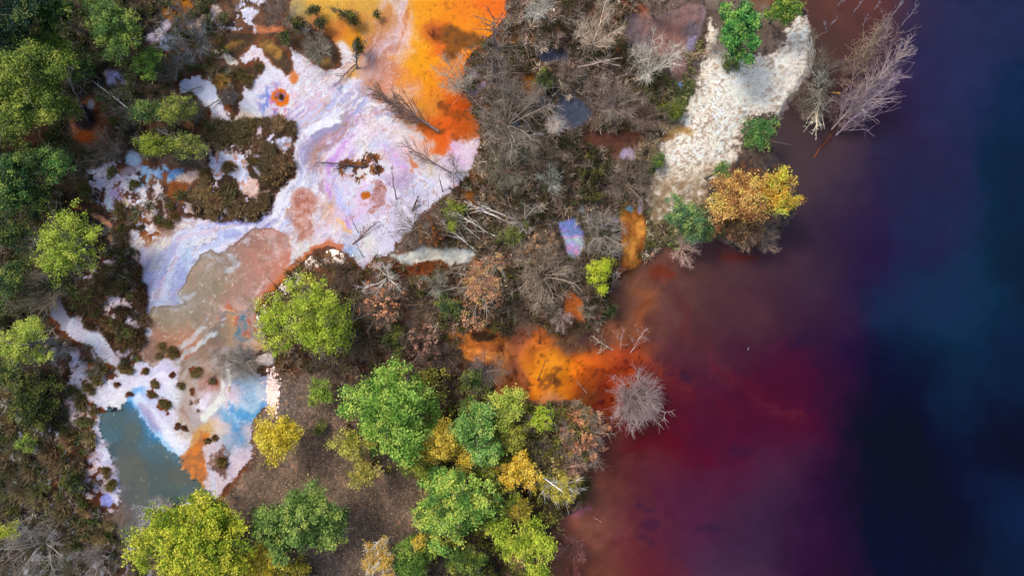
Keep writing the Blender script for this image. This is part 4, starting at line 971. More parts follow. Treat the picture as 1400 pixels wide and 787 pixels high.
def lean_tree(kind, label, b, t, zt, thick, color, n2=14, len2=0.4, n3=6, seed=1, zb=None, ang=0.6, cat='dead tree', group=None, bendy=0.03, start=0.2, leaves=None):
    """leaning, fallen or standing dead stem given by its foot (on the ground) and its tip at height zt"""
    rs = np.random.RandomState(seed)
    z0 = ground_z(*b) if zb is None else zb
    p0 = px(b[0], b[1], z0); p1 = px(t[0], t[1], zt)
    root = bpy.data.objects.new(kind, None); col.objects.link(root); root.location = p0; root.empty_display_size = .4
    v = p1 - p0; L = np.linalg.norm(v); n = 7
    pts = [v * i / n + rs.normal(0, bendy * L * 0.4, 3) * math.sin(math.pi * i / n) for i in range(n + 1)]
    A = Wood(); A.path(pts, thick, thick * 0.3)
    cc = np.minimum(lin(color) * KV * 1.1, .75)
    link('trunk', A.mesh('trunk', cc * 1.1, 6), M_WOOD, root)
    if n2:
        B = Wood(); tips = []; single = n2 <= 14
        for k in range(n2):
            f = (start + (1 - start) * (k + rs.uniform(0, 1)) / n2) * (n - 0.01); i = int(f); q = pts[i] + (pts[i + 1] - pts[i]) * (f - i)
            side = rs.normal(0, 1, 3); u = v / L; side -= u * side.dot(u); side /= np.linalg.norm(side)
            dd = u * math.cos(ang) + side * math.sin(ang) * rs.uniform(.5, 1.3)
            if q[2] + z0 < 0.4: dd[2] = abs(dd[2]) * .6
            LL = L * len2 * rs.uniform(.5, 1.1) * (1.15 - f / n * .8)
            bp = grow(rs, q, dd, LL, 4, .12, 0.02); B.path(bp, thick * .42, thick * .12); tips.append(bp[-1])
            for m in range(n3):
                g = rs.uniform(.2, 1) * 3.99; j = int(g); q2 = bp[j] + (bp[j + 1] - bp[j]) * (g - j)
                B.path(grow(rs, q2, dd + rs.normal(0, .55, 3), LL * rs.uniform(.15, .4), 2, .2), max(thick * .2, .014), .009)
            if single:
                link('branch', B.mesh('branch', cc, 3), M_WOOD, root); B = Wood()
        if not single: link('branches', B.mesh('branches', cc, 3), M_WOOD, root)
        if leaves:
            nlv, pal, sz = leaves; T = np.array(tips); idx = rs.randint(0, len(T), nlv)
            link('leaves', leaves_mesh('leaves', rs, T[idx] + rs.normal(0, .28, (nlv, 3)), sz, palette_cols(rs, nlv, rs.uniform(0, 1, len(T))[idx], pal)), M_LEAF, root)
    return tag(root, label, cat, group)

def blades(rs, P, dirs, L, w):
    """thin triangular blades: foot P, direction, length, width"""
    t = rs.normal(0, 1, P.shape); u = np.cross(dirs, t); u /= np.linalg.norm(u, axis=1)[:, None] + 1e-9
    return np.stack([P - u * w[:, None], P + u * w[:, None], P + dirs * L[:, None]], 1).reshape(-1, 3), np.arange(len(P) * 3).reshape(-1, 3)

TUFT = []
for s_ in range(6):
    rs = np.random.RandomState(40 + s_); n = 620
    th = rs.uniform(0, 2 * math.pi, n); q = np.sqrt(rs.uniform(0, 1, n)) * .55
    # several stools in one clump
    k = rs.randint(0, 5, n); off = rs.uniform(-.5, .5, (5, 2))[k]
    P = np.stack([np.cos(th) * q * .5 + off[:, 0], np.sin(th) * q * .5 + off[:, 1], np.zeros(n) - .03], -1)
    d = np.stack([np.cos(th) * rs.uniform(.2, 1.1, n), np.sin(th) * rs.uniform(.2, 1.1, n), rs.uniform(.35, 1.0, n)], -1); d /= np.linalg.norm(d, axis=1)[:, None]
    Vt, Ft = blades(rs, P, d, rs.uniform(.35, .8, n), rs.uniform(.03, .065, n))
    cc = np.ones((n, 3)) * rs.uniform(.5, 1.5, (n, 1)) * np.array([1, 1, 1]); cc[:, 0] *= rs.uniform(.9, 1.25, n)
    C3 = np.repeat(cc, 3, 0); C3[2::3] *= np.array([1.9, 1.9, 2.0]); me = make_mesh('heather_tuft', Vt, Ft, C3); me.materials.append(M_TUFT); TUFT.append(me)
def tuft(kind, label, x, y, r, color=(72,60,40), group=None, cat='heather clump', h=1.0):
    rs = np.random.RandomState(int(x * 13 + y * 7))
    o = bpy.data.objects.new(kind, TUFT[rs.randint(0, 6)]); col.objects.link(o)
    c = px(x, y, 0.2); R = r * S
    o.location = (c[0], c[1], ground_z(x, y)); o.scale = (R * rs.uniform(.8, 1.3), R * rs.uniform(.75, 1.1), max(R * .95, .4) * h); o.rotation_euler[2] = rs.uniform(0, 6.28)
    cc = lin(color) * KV * 2.1; o.color = (cc[0], cc[1], cc[2], 1)
    return tag(o, label, cat, group)
# ------------------------------------------------------------------ trees in leaf
G_MID = [(48,78,24),(92,134,40),(128,172,58),(160,196,84)]
G_DARK = [(16,32,20),(30,62,30),(52,92,44),(84,124,60)]
G_PINE = [(24,70,34),(46,112,48),(82,150,66),(116,176,84)]
G_LIME = [(104,126,20),(150,172,24),(184,204,44),(206,214,70)]
G_YEL = [(140,132,20),(198,176,22),(226,200,34),(238,214,70)]
G_GOLD = [(150,110,30),(196,148,38),(222,178,60),(232,196,90)]
G_OLIVE = [(72,78,24),(108,120,36),(142,152,52),(170,176,80)]
G_ORANGE = [(100,66,40),(164,106,58),(208,150,78),(224,184,104)]
G_PEACH = [(140,84,52),(198,124,78),(220,152,104),(226,172,128)]
G_YG = [(84,112,24),(124,152,32),(160,184,44),(200,200,50)]
TREES = [
 ('deciduous_tree','thin bright yellow-green tree south of the brown mineral shore, centre left','tree',430,432,64,7,[(96,112,26),(140,160,32),(166,186,40),(184,200,60)],101,1.0,.14,.45),
 ('oak_tree','large mid green broadleaf tree in the lower middle beside the leafy clearing','tree',535,562,68,9,G_MID,102,1.15,.17,0),
 ('birch_tree','round yellow tree at the edge of the blue and pink mineral shelf','tree',378,597,39,6,G_YEL,103,1.1,.13,0.1),
 ('small_tree','small light green sapling alone north of the round yellow tree','sapling',438,538,20,3.5,[(70,96,24),(110,142,34),(140,170,50),(160,186,70)],104,1.1,.12,.2),
 ('shrub','little dark green bush on the brown clearing right of the round yellow tree','bush',437,585,11,1.5,[(50,64,24),(74,92,36),(96,112,48)],105,1.2,.1,0),
 ('birch_tree','olive-yellow tree on the left flank of the large green tree','tree',482,606,26,7,[(104,112,30),(146,146,44),(178,172,62),(196,186,90)],106,1.1,.12,.1),
 ('birch_tree','narrow pale yellow tree jutting into the clearing below the olive-yellow one','tree',497,646,22,6,[(104,112,40),(156,146,58),(190,172,74),(200,186,100)],107,1.0,.12,.15),
 ('birch_tree','golden yellow tree right of the large green tree, lower middle','tree',607,606,36,8,[(120,110,26),(170,146,32),(206,176,42),(222,190,60)],108,1.15,.13,0),
 ('deciduous_tree','fresh green tree between the golden tree and the orange shallows','tree',652,592,38,8,[(62,92,40),(98,142,58),(130,178,80),(150,190,100)],109,1.1,.15,.05),
 ('deciduous_tree','yellow-green tree touching the south end of the orange silt channel','tree',692,552,30,7,[(96,112,34),(142,160,50),(176,192,66),(200,206,90)],110,1.05,.14,.2),
 ('oak_tree','broad light green tree in the lower middle with a few yellowing sprigs','tree',615,690,54,9,[(66,96,40),(106,150,56),(140,186,76),(178,196,80)],111,1.15,.17,.05),
 ('oak_tree','round dark green tree standing free on the brown clearing','tree',415,710,56,9,[(44,66,26),(82,112,46),(112,146,64),(134,166,82)],112,1.3,.15,0),
 ('oak_tree','largest yellow-green tree, by the south end of the blue pond','tree',268,738,76,10,[(72,96,20),(122,144,26),(156,178,36),(198,196,40)],113,1.25,.17,0),
 ('birch_tree','bright lemon yellow tree on the bottom edge, left of the clearing','tree',352,768,32,7,G_YEL,114,1.2,.14,0),
 ('birch_tree','dull olive tree on the bottom edge between the lemon yellow tree and the clearing','tree',398,776,30,6,[(92,90,24),(134,130,34),(164,152,40)],115,1.1,.13,.1),
 ('birch_tree','golden half-bare birch with white limbs on the bottom edge','tree',517,762,28,7,[(150,118,50),(196,156,60),(222,180,80)],116,.8,.12,.4,(226,220,206)),
 ('deciduous_tree','mid green tree on the bottom edge right of the golden birch','tree',562,768,34,6,[(58,84,28),(88,122,42),(116,156,54)],117,1.1,.14,.05),
 ('shrub','small bright yellow bush above the green tree on the bottom edge','bush',573,742,11,7.5,[(150,130,30),(206,176,40),(226,196,60)],118,1.1,.11,.1),
 ('birch_tree','deep yellow tree near the lower lake shore','tree',708,646,30,8,[(140,110,20),(200,164,24),(230,190,40),(236,200,70)],119,1.0,.14,.25),
 ('birch_tree','olive-gold birch leaning out over the pink shallows at the lower shore','tree',768,668,30,6,[(128,120,40),(178,164,56),(206,186,76)],120,.85,.13,.45,(200,196,184)),
 ('deciduous_tree','yellow-green tree on the bottom edge at the lower lake shore','tree',722,742,44,7,[(84,106,24),(134,156,32),(172,192,42),(196,206,60)],121,1.1,.15,.15),
 ('birch_tree','small yellow-green tree between the large green tree and the broad light green one','small tree',575,640,22,5,[(84,98,34),(128,142,44),(166,176,56)],187,1.0,.12,.2),
 ('birch_tree','small olive-yellow tree just under the yellow-green tree at the silt channel','small tree',700,596,24,6,[(92,100,34),(136,142,44),(176,176,60)],188,1.0,.12,.2),
 ('birch_tree','little golden tree between the deep yellow tree and the bottom yellow-green one','small tree',712,694,22,6,[(110,100,30),(164,146,40),(200,176,54)],189,1.0,.12,.3),
 ('deciduous_tree','green sapling on the bottom edge under the broad light green tree','small tree',645,768,28,5,[(52,70,30),(84,108,44),(118,142,54)],190,1.0,.13,.2),
 ('shrub','crimson-leaved shrub inside the yellow-green tree at the bottom edge','shrub',712,757,17,7.6,[(110,40,40),(172,76,78),(196,120,110)],122,.7,.11,.4),
 ('deciduous_tree','lime tree sprig spreading toward the bare peach shrubs above the lower shore','tree',742,572,24,6,[(100,126,24),(150,176,34),(190,200,50)],123,.9,.14,.35),
 ('deciduous_tree','dusky green tree between the broad light green tree and the lower shore','tree',676,694,34,6,[(52,72,28),(92,112,44),(132,152,54),(164,176,66)],124,1.1,.15,.15),
 ('deciduous_tree','soft yellow tree behind the deep yellow one, lower shore','tree',668,640,24,5,[(74,96,34),(120,140,44),(160,170,60)],125,1.0,.14,.2),
 ('oak_tree','autumn tree with orange leaves at the tip of the sand bank','tree',1012,268,48,8,G_ORANGE,126,1.25,.14,0,(110,90,70)),
 ('maple_tree','bright yellow tree overhanging the lake beside the orange tree','tree',1060,262,40,8,[(170,120,40),(214,170,46),(230,196,66),(186,196,60)],127,1.1,.14,.1),
 ('deciduous_tree','brown fading tree at the water under the orange autumn tree','tree',1024,318,26,5,[(90,64,48),(134,100,76),(168,128,92)],128,.7,.12,.4),
 ('pine_tree','dense dark green tree at the north end of the sand bank','tree',1015,38,40,8,G_PINE,129,1.4,.15,0),
 ('deciduous_tree','mid green tree cut by the top edge right of the dense green tree','tree',1072,10,28,6,[(56,90,34),(92,132,48),(130,164,60)],130,1.1,.14,.05),
 ('deciduous_tree','fine-leaved green shrub tree on the sand bank north of the orange tree','small tree',1036,186,29,5,[(46,88,44),(80,130,62),(110,158,84)],131,1.0,.12,.2),
 ('shrub','little green bush growing into the left side of the orange tree','bush',985,232,13,7.6,[(60,96,44),(94,132,60),(116,150,76)],132,1.0,.11,.1),
 ('pine_tree','blue-green tree at the south end of the sand bank by the water','tree',940,302,30,6,[(50,80,56),(84,122,76),(112,150,96)],133,1.2,.13,.1),
 ('pine_tree','lower green bough tree between the blue-green tree and the autumn tree','small tree',962,318,16,4,[(46,72,44),(80,112,62),(104,134,76)],134,1.1,.12,.1),
 ('small_tree','small acid yellow-green tree by the orange delta','small tree',820,372,23,5,[(120,140,10),(176,194,16),(206,214,40)],135,1.2,.12,.1),
 ('oak_tree','rust-orange thinly leaved tree in the middle of the picture','tree',662,388,46,7,[(110,78,58),(168,112,78),(206,142,98),(214,160,120)],136,.42,.12,.75,(150,138,124),(1,1,0)),
 ('deciduous_tree','sparse lime tree at the left under the orange crust rim','tree',92,335,56,7,[(96,112,34),(146,168,46),(176,196,64)],137,.8,.13,.6,(96,88,86)),
 ('deciduous_tree','pale lime tree cut by the left edge, half way down','tree',26,468,40,7,[(104,122,40),(156,174,60),(184,198,80)],138,1.0,.13,.3,(120,116,116)),
 ('oak_tree','olive-green broad tree on the left edge, upper part','tree',34,118,66,10,[(34,50,18),(66,88,30),(98,120,40),(122,140,50)],139,1.2,.16,.05),
 ('deciduous_tree','light green tree on the top edge next to the dark wood','tree',152,34,44,8,[(46,70,34),(76,108,48),(104,138,60)],140,1.1,.14,.15),
 ('deciduous_tree','yellow-green tree top below the dark wood at the upper left','tree',66,66,32,7,[(48,78,28),(84,120,40),(112,146,50)],141,1.1,.14,.1),
 ('deciduous_tree','green shrub tree left of the dead grey bush at the upper left','small tree',202,88,24,5,[(50,78,28),(82,122,40),(116,160,52)],142,1.0,.12,.2),
 ('deciduous_tree','olive green willow left of the northern heather isles','tree',240,152,30,5,[(70,84,36),(100,114,48),(130,142,58)],143,.95,.12,.25),
 ('deciduous_tree','small green tree left of the olive willow','small tree',198,152,24,5,[(58,82,44),(92,122,60),(120,150,76)],144,.9,.12,.25),
 ('deciduous_tree','yellow-green bush tree above the blue stained crust','small tree',210,196,24,5,[(84,98,26),(122,138,36),(152,166,50)],145,1.1,.12,.15),
 ('deciduous_tree','muted green bush right of the yellow-green one, above the blue stained crust','small tree',256,200,26,4,[(72,82,48),(108,120,62),(140,150,70)],146,.9,.12,.3),
 ('pine_tree','deep green tree on the left edge, a third of the way down','tree',14,240,44,8,G_DARK,147,1.3,.14,0),
 ('deciduous_tree','fresh green tree right of the reddish bare shrub on the left','tree',78,226,28,6,[(42,76,36),(78,124,56),(110,156,74)],148,1.0,.13,.15),
 ('deciduous_tree','small dark green tree left of the upper dead branch','small tree',110,95,18,5,[(34,60,30),(62,96,44),(80,112,52)],149,1.0,.12,.2),
 ('deciduous_tree','olive tree between the broad edge tree and the round rusty pond, upper left','tree',92,150,20,5,[(60,72,28),(96,108,40),(124,136,52)],182,1.0,.13,.2),
 ('deciduous_tree','dull green tree on the left edge under the broad olive-green one','tree',16,182,26,7,[(46,66,26),(80,104,42),(116,132,54)],183,1.1,.14,.1),
 ('deciduous_tree','dark green tree under the reddish bare shrub at the left','tree',48,272,30,6,[(30,48,26),(54,78,38),(84,106,52)],184,1.1,.13,.15),
 ('deciduous_tree','grey-green tree between the dark left trees and the sparse lime tree','tree',42,325,22,5,[(62,74,44),(92,104,62),(116,126,74)],185,1.0,.12,.3),
 ('deciduous_tree','faded green tree on the left edge below the pale lime tree','tree',14,516,22,4,[(44,56,30),(70,84,44),(98,110,58)],186,1.0,.12,.2),
 ('spruce_tree','darkest tree in the top left corner','tree',18,18,44,10,[(12,26,22),(26,52,36),(40,76,52)],150,1.4,.15,0),
 ('spruce_tree','dark green tree on the top edge, second from the left corner','tree',66,14,34,9,[(14,34,18),(30,62,26),(50,88,34)],151,1.3,.15,0),
 ('spruce_tree','blue-green dark tree below the top left corner','tree',16,58,34,8,[(12,30,26),(28,58,44),(48,84,64)],152,1.3,.14,0),
 ('deciduous_tree','dark olive tree on the left edge below the sparse lime tree','tree',12,318,32,6,[(34,50,26),(58,80,38),(84,104,50)],153,1.1,.13,.1),
 ('deciduous_tree','green tree on the left edge above the pale lime tree','tree',10,385,26,5,[(40,60,34),(66,92,50),(96,120,60)],154,1.0,.13,.2),
 ('pine_tree','dark green bush mass on the left edge, beside the orange stained heath','bush',46,545,40,3,[(22,32,16),(40,54,24),(62,78,34)],155,1.3,.12,0),
 ('shrub','small lime bush in the dark heath at the lower left','bush',36,606,15,3,[(70,96,30),(110,140,46),(136,160,60)],156,1.0,.11,.1),
 ('shrub','yellow-green bush at the left edge near the bottom','bush',14,724,15,3,[(90,104,20),(140,156,30),(170,180,40)],157,1.1,.12,.1),
 ('shrub','dark green shrub south-west of the pond','bush',96,660,18,2.5,[(26,38,16),(46,60,24),(66,80,34)],158,1.2,.11,0),
 ('shrub','dark green shrub below the rust-orange tree','bush',612,418,20,4,[(30,46,26),(52,74,40),(74,98,54)],159,1.0,.12,.2),
 ('shrub','black-green shrub south-east of the yellow-green tree, centre left','bush',540,462,26,3,[(34,40,20),(58,66,32),(84,92,44)],160,1.0,.12,.25),
 ('shrub','green shrub under the grey bushes by the orange silt channel','bush',648,520,20,3,[(38,60,26),(62,92,38),(90,120,52)],161,.9,.12,.25),
 ('shrub','dark green bush standing in the orange shallows edge','bush',834,425,12,1.6,[(22,34,18),(36,52,28),(54,70,36)],162,1.2,.1,0),
 ('shrub','green tussock bush beside the tiny pool in the swamp','bush',745,112,20,2.5,[(34,44,18),(60,72,28),(84,96,40)],163,1.0,.11,.15),
 ('shrub','olive bush row on the west verge of the sand bank','bush',922,150,20,2.2,[(44,56,20),(76,92,30),(110,128,36)],164,1.0,.1,.1),
 ('shrub','bright green verge bush left of the lower sand bank','bush',897,222,14,2.2,[(44,74,28),(70,112,44),(90,136,56)],165,1.1,.1,.1),
 ('shrub','green verge bush directly under the dense green tree','bush',998,88,16,1.6,[(56,76,36),(84,104,50),(108,124,64)],166,.8,.1,.3),
 ('shrub','dark heathy bush above the lilac spot in the swamp','bush',812,232,24,2.2,[(30,30,16),(50,50,26),(72,70,38)],167,1.1,.1,.1),
 ('shrub','dark olive bush left of the two grey shrubs above the orange delta','bush',806,262,20,2.2,[(26,28,16),(46,46,26),(66,64,38)],168,1.1,.1,.1),
 ('shrub','olive bush at the foot of the fallen white trunks','bush',700,322,22,2,[(48,58,28),(76,88,40),(104,116,54)],169,.9,.1,.25),
 ('shrub','bright moss-green bush on the right rim of the pale crust','bush',622,290,18,2,[(66,78,26),(100,114,36),(136,150,42)],170,.9,.1,.2),
 ('shrub','yellow-green sprig bush among the fallen trunks','bush',618,310,9,2,[(100,120,30),(146,166,44)],171,1.0,.1,.1),
 ('juniper_bush','dark green juniper between the golden moss isles','bush',389,50,10,1.8,[(18,34,14),(36,58,22),(56,78,30)],172,1.5,.09,0),
 ('juniper_bush','oval dark green juniper at the left bank of the orange stream','bush',490,64,14,2.2,[(22,32,12),(44,56,22),(62,74,28)],173,1.6,.09,0,(120,110,96),(0.75,1.15,-.35)),
 ('juniper_bush','tiny round dark bush alone in the orange stream','bush',515,20,6,1.2,[(22,32,14),(46,56,26)],174,1.6,.08,0),
 ('juniper_bush','dark bush on the top edge of the ochre film, left one','bush',428,14,11,1.6,[(28,32,16),(50,54,28),(66,68,38)],175,1.5,.09,0,(120,110,96),(1.2,.8,0)),
 ('juniper_bush','long dark bush on the ochre film near the top edge','bush',476,22,17,1.8,[(30,34,16),(52,56,28),(70,72,38)],176,1.4,.09,0,(120,110,96),(1.25,.75,-.5)),
 ('juniper_bush','dark bush left of the round moss isle, upper middle left','bush',407,32,13,1.8,[(28,34,16),(48,54,26),(66,70,36)],177,1.4,.09,0),
 ('juniper_bush','dark bush on the north rim of the round moss isle','bush',438,33,11,1.8,[(28,32,16),(48,52,28),(64,66,38)],178,1.4,.09,0),
 ('juniper_bush','dark bush in the pink U of crust, upper left','bush',282,30,10,1.6,[(26,34,20),(50,56,34),(66,72,44)],179,1.4,.09,0),
 ('juniper_bush','dark bush right of the pink U of crust, upper left','bush',305,26,9,1.6,[(34,36,24),(56,58,40),(74,74,54)],180,1.4,.09,0),
 ('juniper_bush','dark brown bush on the top edge beside the small orange stain','bush',276,9,12,1.8,[(34,36,22),(58,58,36),(76,74,48)],181,1.3,.09,0),
]
for t in TREES:
    kind, label, cat, x, y, r, h, pal, seed = t[:9]
    kw = dict(zip(('dens', 'size', 'sparse', 'bark', 'ell'), t[9:]))
    leafy_tree(kind, label, cat, x, y, r, h, pal, seed, **kw)

# ------------------------------------------------------------------ bare shrubs and trees
GREY = (150,144,138); GREYB = (132,122,112); BEIGE = (176,158,140); DGREY = (104,98,94); LICH = (146,150,138); LILAC = (182,166,168); BROWN = (118,96,82); WHITE = (206,204,200)
BARES = [
 # kind, label, x, y, r, h, colour, variant
 ('bare_tree','wide pale bare tree cut by the top edge, right of the orange flat',738,12,44,7,(166,164,158),4),
 ('bare_tree','cream-tipped bare tree over the brown pools near the top',815,48,40,7,(196,178,160),1),
 ('bare_tree','light grey bare tree spreading over the grey-pink pool',893,88,44,7,(186,182,172),1),
 ('bare_tree','pale branching tree on the left bank of the blue-grey pool',765,168,36,7,(184,174,166),2),
 ('bare_tree','broad grey-brown bare crown right of the rust-orange bay',694,160,62,8,(142,132,122),7),
 ('bare_tree','grey-green bare shrub on the corner of the orange flat',626,108,32,5,(168,168,156),0),
 ('bare_tree','cream-grey bare tree right of the rust-orange tree, centre',742,376,46,7,(160,146,130),7),
 ('bare_shrub','star-shaped silver shrub beside the fallen white trunks',716,304,24,3.5,(176,172,166),5),
 ('bare_shrub','lichen-white shrub above the iridescent pool',752,248,24,4,(164,168,158),1),
 ('bare_shrub','silver-grey twiggy shrub between the iridescent pool and the orange delta',824,318,32,4,(160,156,150),3),
 ('bare_shrub','dense taupe shrub just above the orange delta',858,248,38,3.5,(120,108,98),7),
 ('bare_shrub','pale shrub on the right of the blue-grey pool',842,142,34,4,(150,138,128),7),
 ('bare_shrub','pinkish grey shrub directly right of the dark little pool',822,132,26,3,(150,136,130),3),
 ('bare_shrub','big lilac-grey spherical shrub standing in the crimson water','',0,0,0,'',0) if False else
 ('bare_shrub','big lilac-grey spherical shrub standing in the crimson water',872,547,41,4.2,(150,136,138),6),
 ('bare_shrub','pinkish bare shrub at the water edge under the blue-green tree',936,340,24,3,(186,160,150),0),
 ('bare_shrub','purple-brown bare shrub in the shallows at the bottom edge',782,750,26,3,(150,104,100),1),
 ('bare_shrub','small reddish bare shrub on the bottom edge in the lake shallows',784,782,14,2,(150,90,84),0),
 ('bare_shrub','silver-white bare shrub on the dark ground under the pale cove',526,378,28,4,(214,212,210),5),
 ('bare_shrub','dark grey brushy shrub at the south end of the pale crust',563,310,34,4,(130,120,108),7),
 ('bare_shrub','grey shrub on the pale crust above the moss-green rim',622,232,24,3.5,(124,118,110),1),
 ('bare_shrub','white-tipped little shrub on the orange patch, centre right',768,434,18,2.5,(196,178,170),0),
 ('bare_shrub','grey-green shrub right of the white-tipped little one, centre right',800,424,16,3,(158,148,130),1),
 ('bare_shrub','dark grey shrub on the orange silt right of the red-brown channel',790,446,18,2,(100,84,66),7),
 ('bare_shrub','grey-brown bush beside the fading tree at the lake point',1046,330,18,3,(160,140,126),0),
 ('bare_shrub','ash-grey bush over the rubble at the foot of the milky pool',330,496,34,3,(132,126,120),7),
 ('bare_shrub','weathered grey shrub at the left below the sparse lime tree',60,402,36,4,(130,120,106),7),
 ('bare_shrub','large ash-grey shrub in the bottom left corner',48,748,50,4,(136,130,126),3),
 ('bare_shrub','grey tangled shrub on the bottom edge left of the largest yellow-green tree',130,764,34,3,(128,118,116),0),
 ('bare_shrub','blue-grey dead bush right of the small orange stain, upper left',264,55,36,3.5,(112,114,120),3),
 ('bare_shrub','brown-grey twiggy bush on the top left of the crust',384,24,26,3,(140,124,116),0),
 ('bare_shrub','grey heathy bush crowning the round moss isle',434,68,26,1.8,(130,126,116),7),
 ('bare_shrub','slate bush on the tip of the rusty tongue, upper left',314,136,14,2,(108,108,110),3),
 ('bare_shrub','dark grey bush left of the golden moss isle',232,98,22,3,(118,108,98),7),
 ('bare_shrub','grey bush above the northern heather isles',268,152,20,2.5,(104,98,92),7),
 ('bare_shrub','cream-grey bush beside the upper dead branch',168,142,24,2.5,(138,128,116),3),
 ('bare_shrub','brown twiggy bush north of the broken crust',150,205,26,3,(126,116,104),7),
 ('bare_shrub','reddish-brown bare shrub between two green trees at the upper left',46,186,28,5,(140,86,74),3),
 ('bare_shrub','ash bush on the rust soil right of the pale lime tree',72,478,24,3,(112,112,112),7),
 ('bare_shrub','dark twiggy bush on the left half way down',50,510,24,3,(88,78,70),7),
 ('bare_shrub','silver shrub hugging the rust-orange tree on its left',596,388,24,4,(148,150,138),1),
 ('bare_shrub','dusky violet-grey thicket west of the orange silt channel',664,508,32,3,(118,108,106),7),
 ('bare_shrub','grey thicket below the rust-orange tree',648,474,0.1,3,(110,100,96),7) if False else
 ('bare_shrub','brown-grey thicket below the rust-orange tree',608,488,26,3,(104,90,84),7),
 ('bare_shrub','dark thicket between the bright yellow-green tree and the cream-leaved shrubs',500,460,30,3,(98,86,70),7),
 ('bare_shrub','brown thicket on the shore left of the silver-white bare shrub',470,372,30,3,(104,88,78),7),
 ('bare_shrub','grey mesh of twigs on the left shore of the dark lake at the top',985,62,22,3,(140,130,126),3),
 ('bare_shrub','olive-grey shrub at the top between the two upper bare trees',780,100,24,3,(140,126,118),7),
 ('bare_shrub','dark bare shrub on the top edge above the grey-pink pool',895,12,38,5,(126,108,100),4),
 ('bare_shrub','tan-grey shrub south of the blue-grey pool',745,215,26,3.5,(128,116,104),7),
 ('bare_shrub','tall grass-grey shrub south of the broad grey-brown crown',690,232,36,4,(126,124,108),7),
 ('bare_shrub','brown shrub at the south edge of the swamp pool, left of the olive verge bushes',880,160,26,3,(134,114,104),7),
 ('bare_shrub','straw coloured shrub beside the lilac spot in the swamp',884,208,18,2.5,(168,146,118),3),
 ('bare_shrub','dark twig shrub growing on the film south of the driftwood isle',552,290,0.1,3,(100,90,80),7) if False else
 ('bare_shrub','ash-brown shrub beside the south side of the iridescent pool',800,350,26,3,(140,126,114),3),
 ('bare_shrub','dun shrub beside the small acid yellow-green tree',806,398,18,3,(150,130,108),0),
 ('bare_shrub','smoky bush on the bottom edge below the broad light green tree',600,778,28,3,(112,100,100),3),
 ('bare_shrub','grey-brown bush in the lower shore woods between yellow trees',742,690,22,3,(100,84,66),7),
 ('bare_shrub','rose-grey shrub reaching over the pink water at the lower shore',780,636,26,4,(176,140,124),0),
 ('bare_shrub','small dark bush on the orange flat with brown silt around it',591,47,7,1,(86,60,52),7),
 ('bare_shrub','grey thorn on the south bank of the pond',284,690,0.1,2,(130,120,120),7) if False else
 ('bare_shrub','cream-white thorn half covering the south bank of the pond',216,700,26,2,(176,168,170),3),
]
for b in BARES:
    kind, label, x, y, r, h, c, v = b
    bare(kind, label, x, y, r, h, c, v)
bare('bare_shrub','grey shrub on the wet shore right of the sand corner',1124,98,26,4,(112,106,100),7)
bare('bare_shrub','dusky spreading shrub under the sand corner at the lake',1106,142,28,3,(120,110,100),7)
bare('bare_shrub','brown-grey shrub at the foot of the two cream-stemmed leaning trees',1164,98,26,4,(132,108,102),0)
bare('bare_shrub','thin twiggy fan at the foot of the longest leaning tree',1160,152,30,3,(138,116,118),3)
bare('bare_shrub','brown brush on the north-west lobe of the orange inlet',776,462,24,2,(118,92,72),7)
bare('bare_shrub','dun brush at the head of the red-brown channel',722,432,24,2.5,(128,106,90),7)
bare('bare_shrub','cream-leaved half-bare shrub north of the large green tree',520,418,34,4,(126,112,100),7,leaves=(700,G_PEACH[1:],.11))
bare('bare_shrub','pinkish-brown leafy shrub west of the orange silt',578,470,28,4,(120,100,92),7,leaves=(700,[(150,108,84),(196,144,116),(210,170,144)],.1))
bare('bare_shrub','peach-leaved bare tree beside the crimson water',796,592,38,5,(140,124,114),7,leaves=(1300,[(150,96,62),(206,140,92),(220,164,120)],.12))
bare('bare_shrub','brown-leaved bare shrub inland of the peach-leaved tree',748,618,30,4,(120,112,100),7,leaves=(500,[(110,92,60),(160,140,84),(190,170,110)],.11))
bare('bare_shrub','cream-leaved bare shrub above the rust-orange bay',740,340,28,4,(130,118,104),7,leaves=(500,[(160,120,80),(206,164,120)],.1))
bare('bare_shrub','rust-leaved twigs on the south end of the pale crust',590,318,22,2,(120,90,66),3,leaves=(500,[(150,84,34),(200,130,60)],.1))
bare('bare_shrub','faded tan shrub under the orange autumn tree',1000,300,28,4,(110,84,66),7,leaves=(900,[(120,72,40),(176,112,64),(200,140,90)],.11))

# ------------------------------------------------------------------ leaning, standing and fallen stems
lean_tree('dead_tree','tall dark dead pole tree rising from grey twigs beside the orange flat',(677,112),(675,22),12.5,.11,(104,94,88),46,.28,5,201,ang=1.2,start=.05)
lean_tree('fallen_tree','brown fallen tree reaching from the rusty bay over the white crust',(600,180),(516,126),2.2,.15,(128,104,92),40,.5,9,202,ang=.42,start=.1)
lean_tree('fallen_tree','dark leaning sapling lying across the pink crust near the right shore',(616,236),(548,196),1.6,.06,(112,92,84),18,.5,6,203,ang=.6)
lean_tree('dead_sapling','thin upright sapling on the crust rim above the moss-green bush',(620,262),(621,214),5,.03,(120,112,104),6,.2,2,204,ang=.7)
lean_tree('fallen_tree','upper white fallen trunk in the middle of the picture',(702,300),(652,278),1.6,.085,(196,186,172),8,.5,4,205,ang=.5,start=.5)
lean_tree('fallen_tree','middle white fallen trunk, just below the upper one',(702,307),(641,278),1.6,.10,(216,206,194),10,.5,4,206,ang=.5,start=.5)
lean_tree('fallen_tree','white fallen trunk with greenish branches left of the silver star shrub',(694,333),(622,290),1.5,.085,(200,194,172),14,.5,4,207,ang=.5,start=.35)
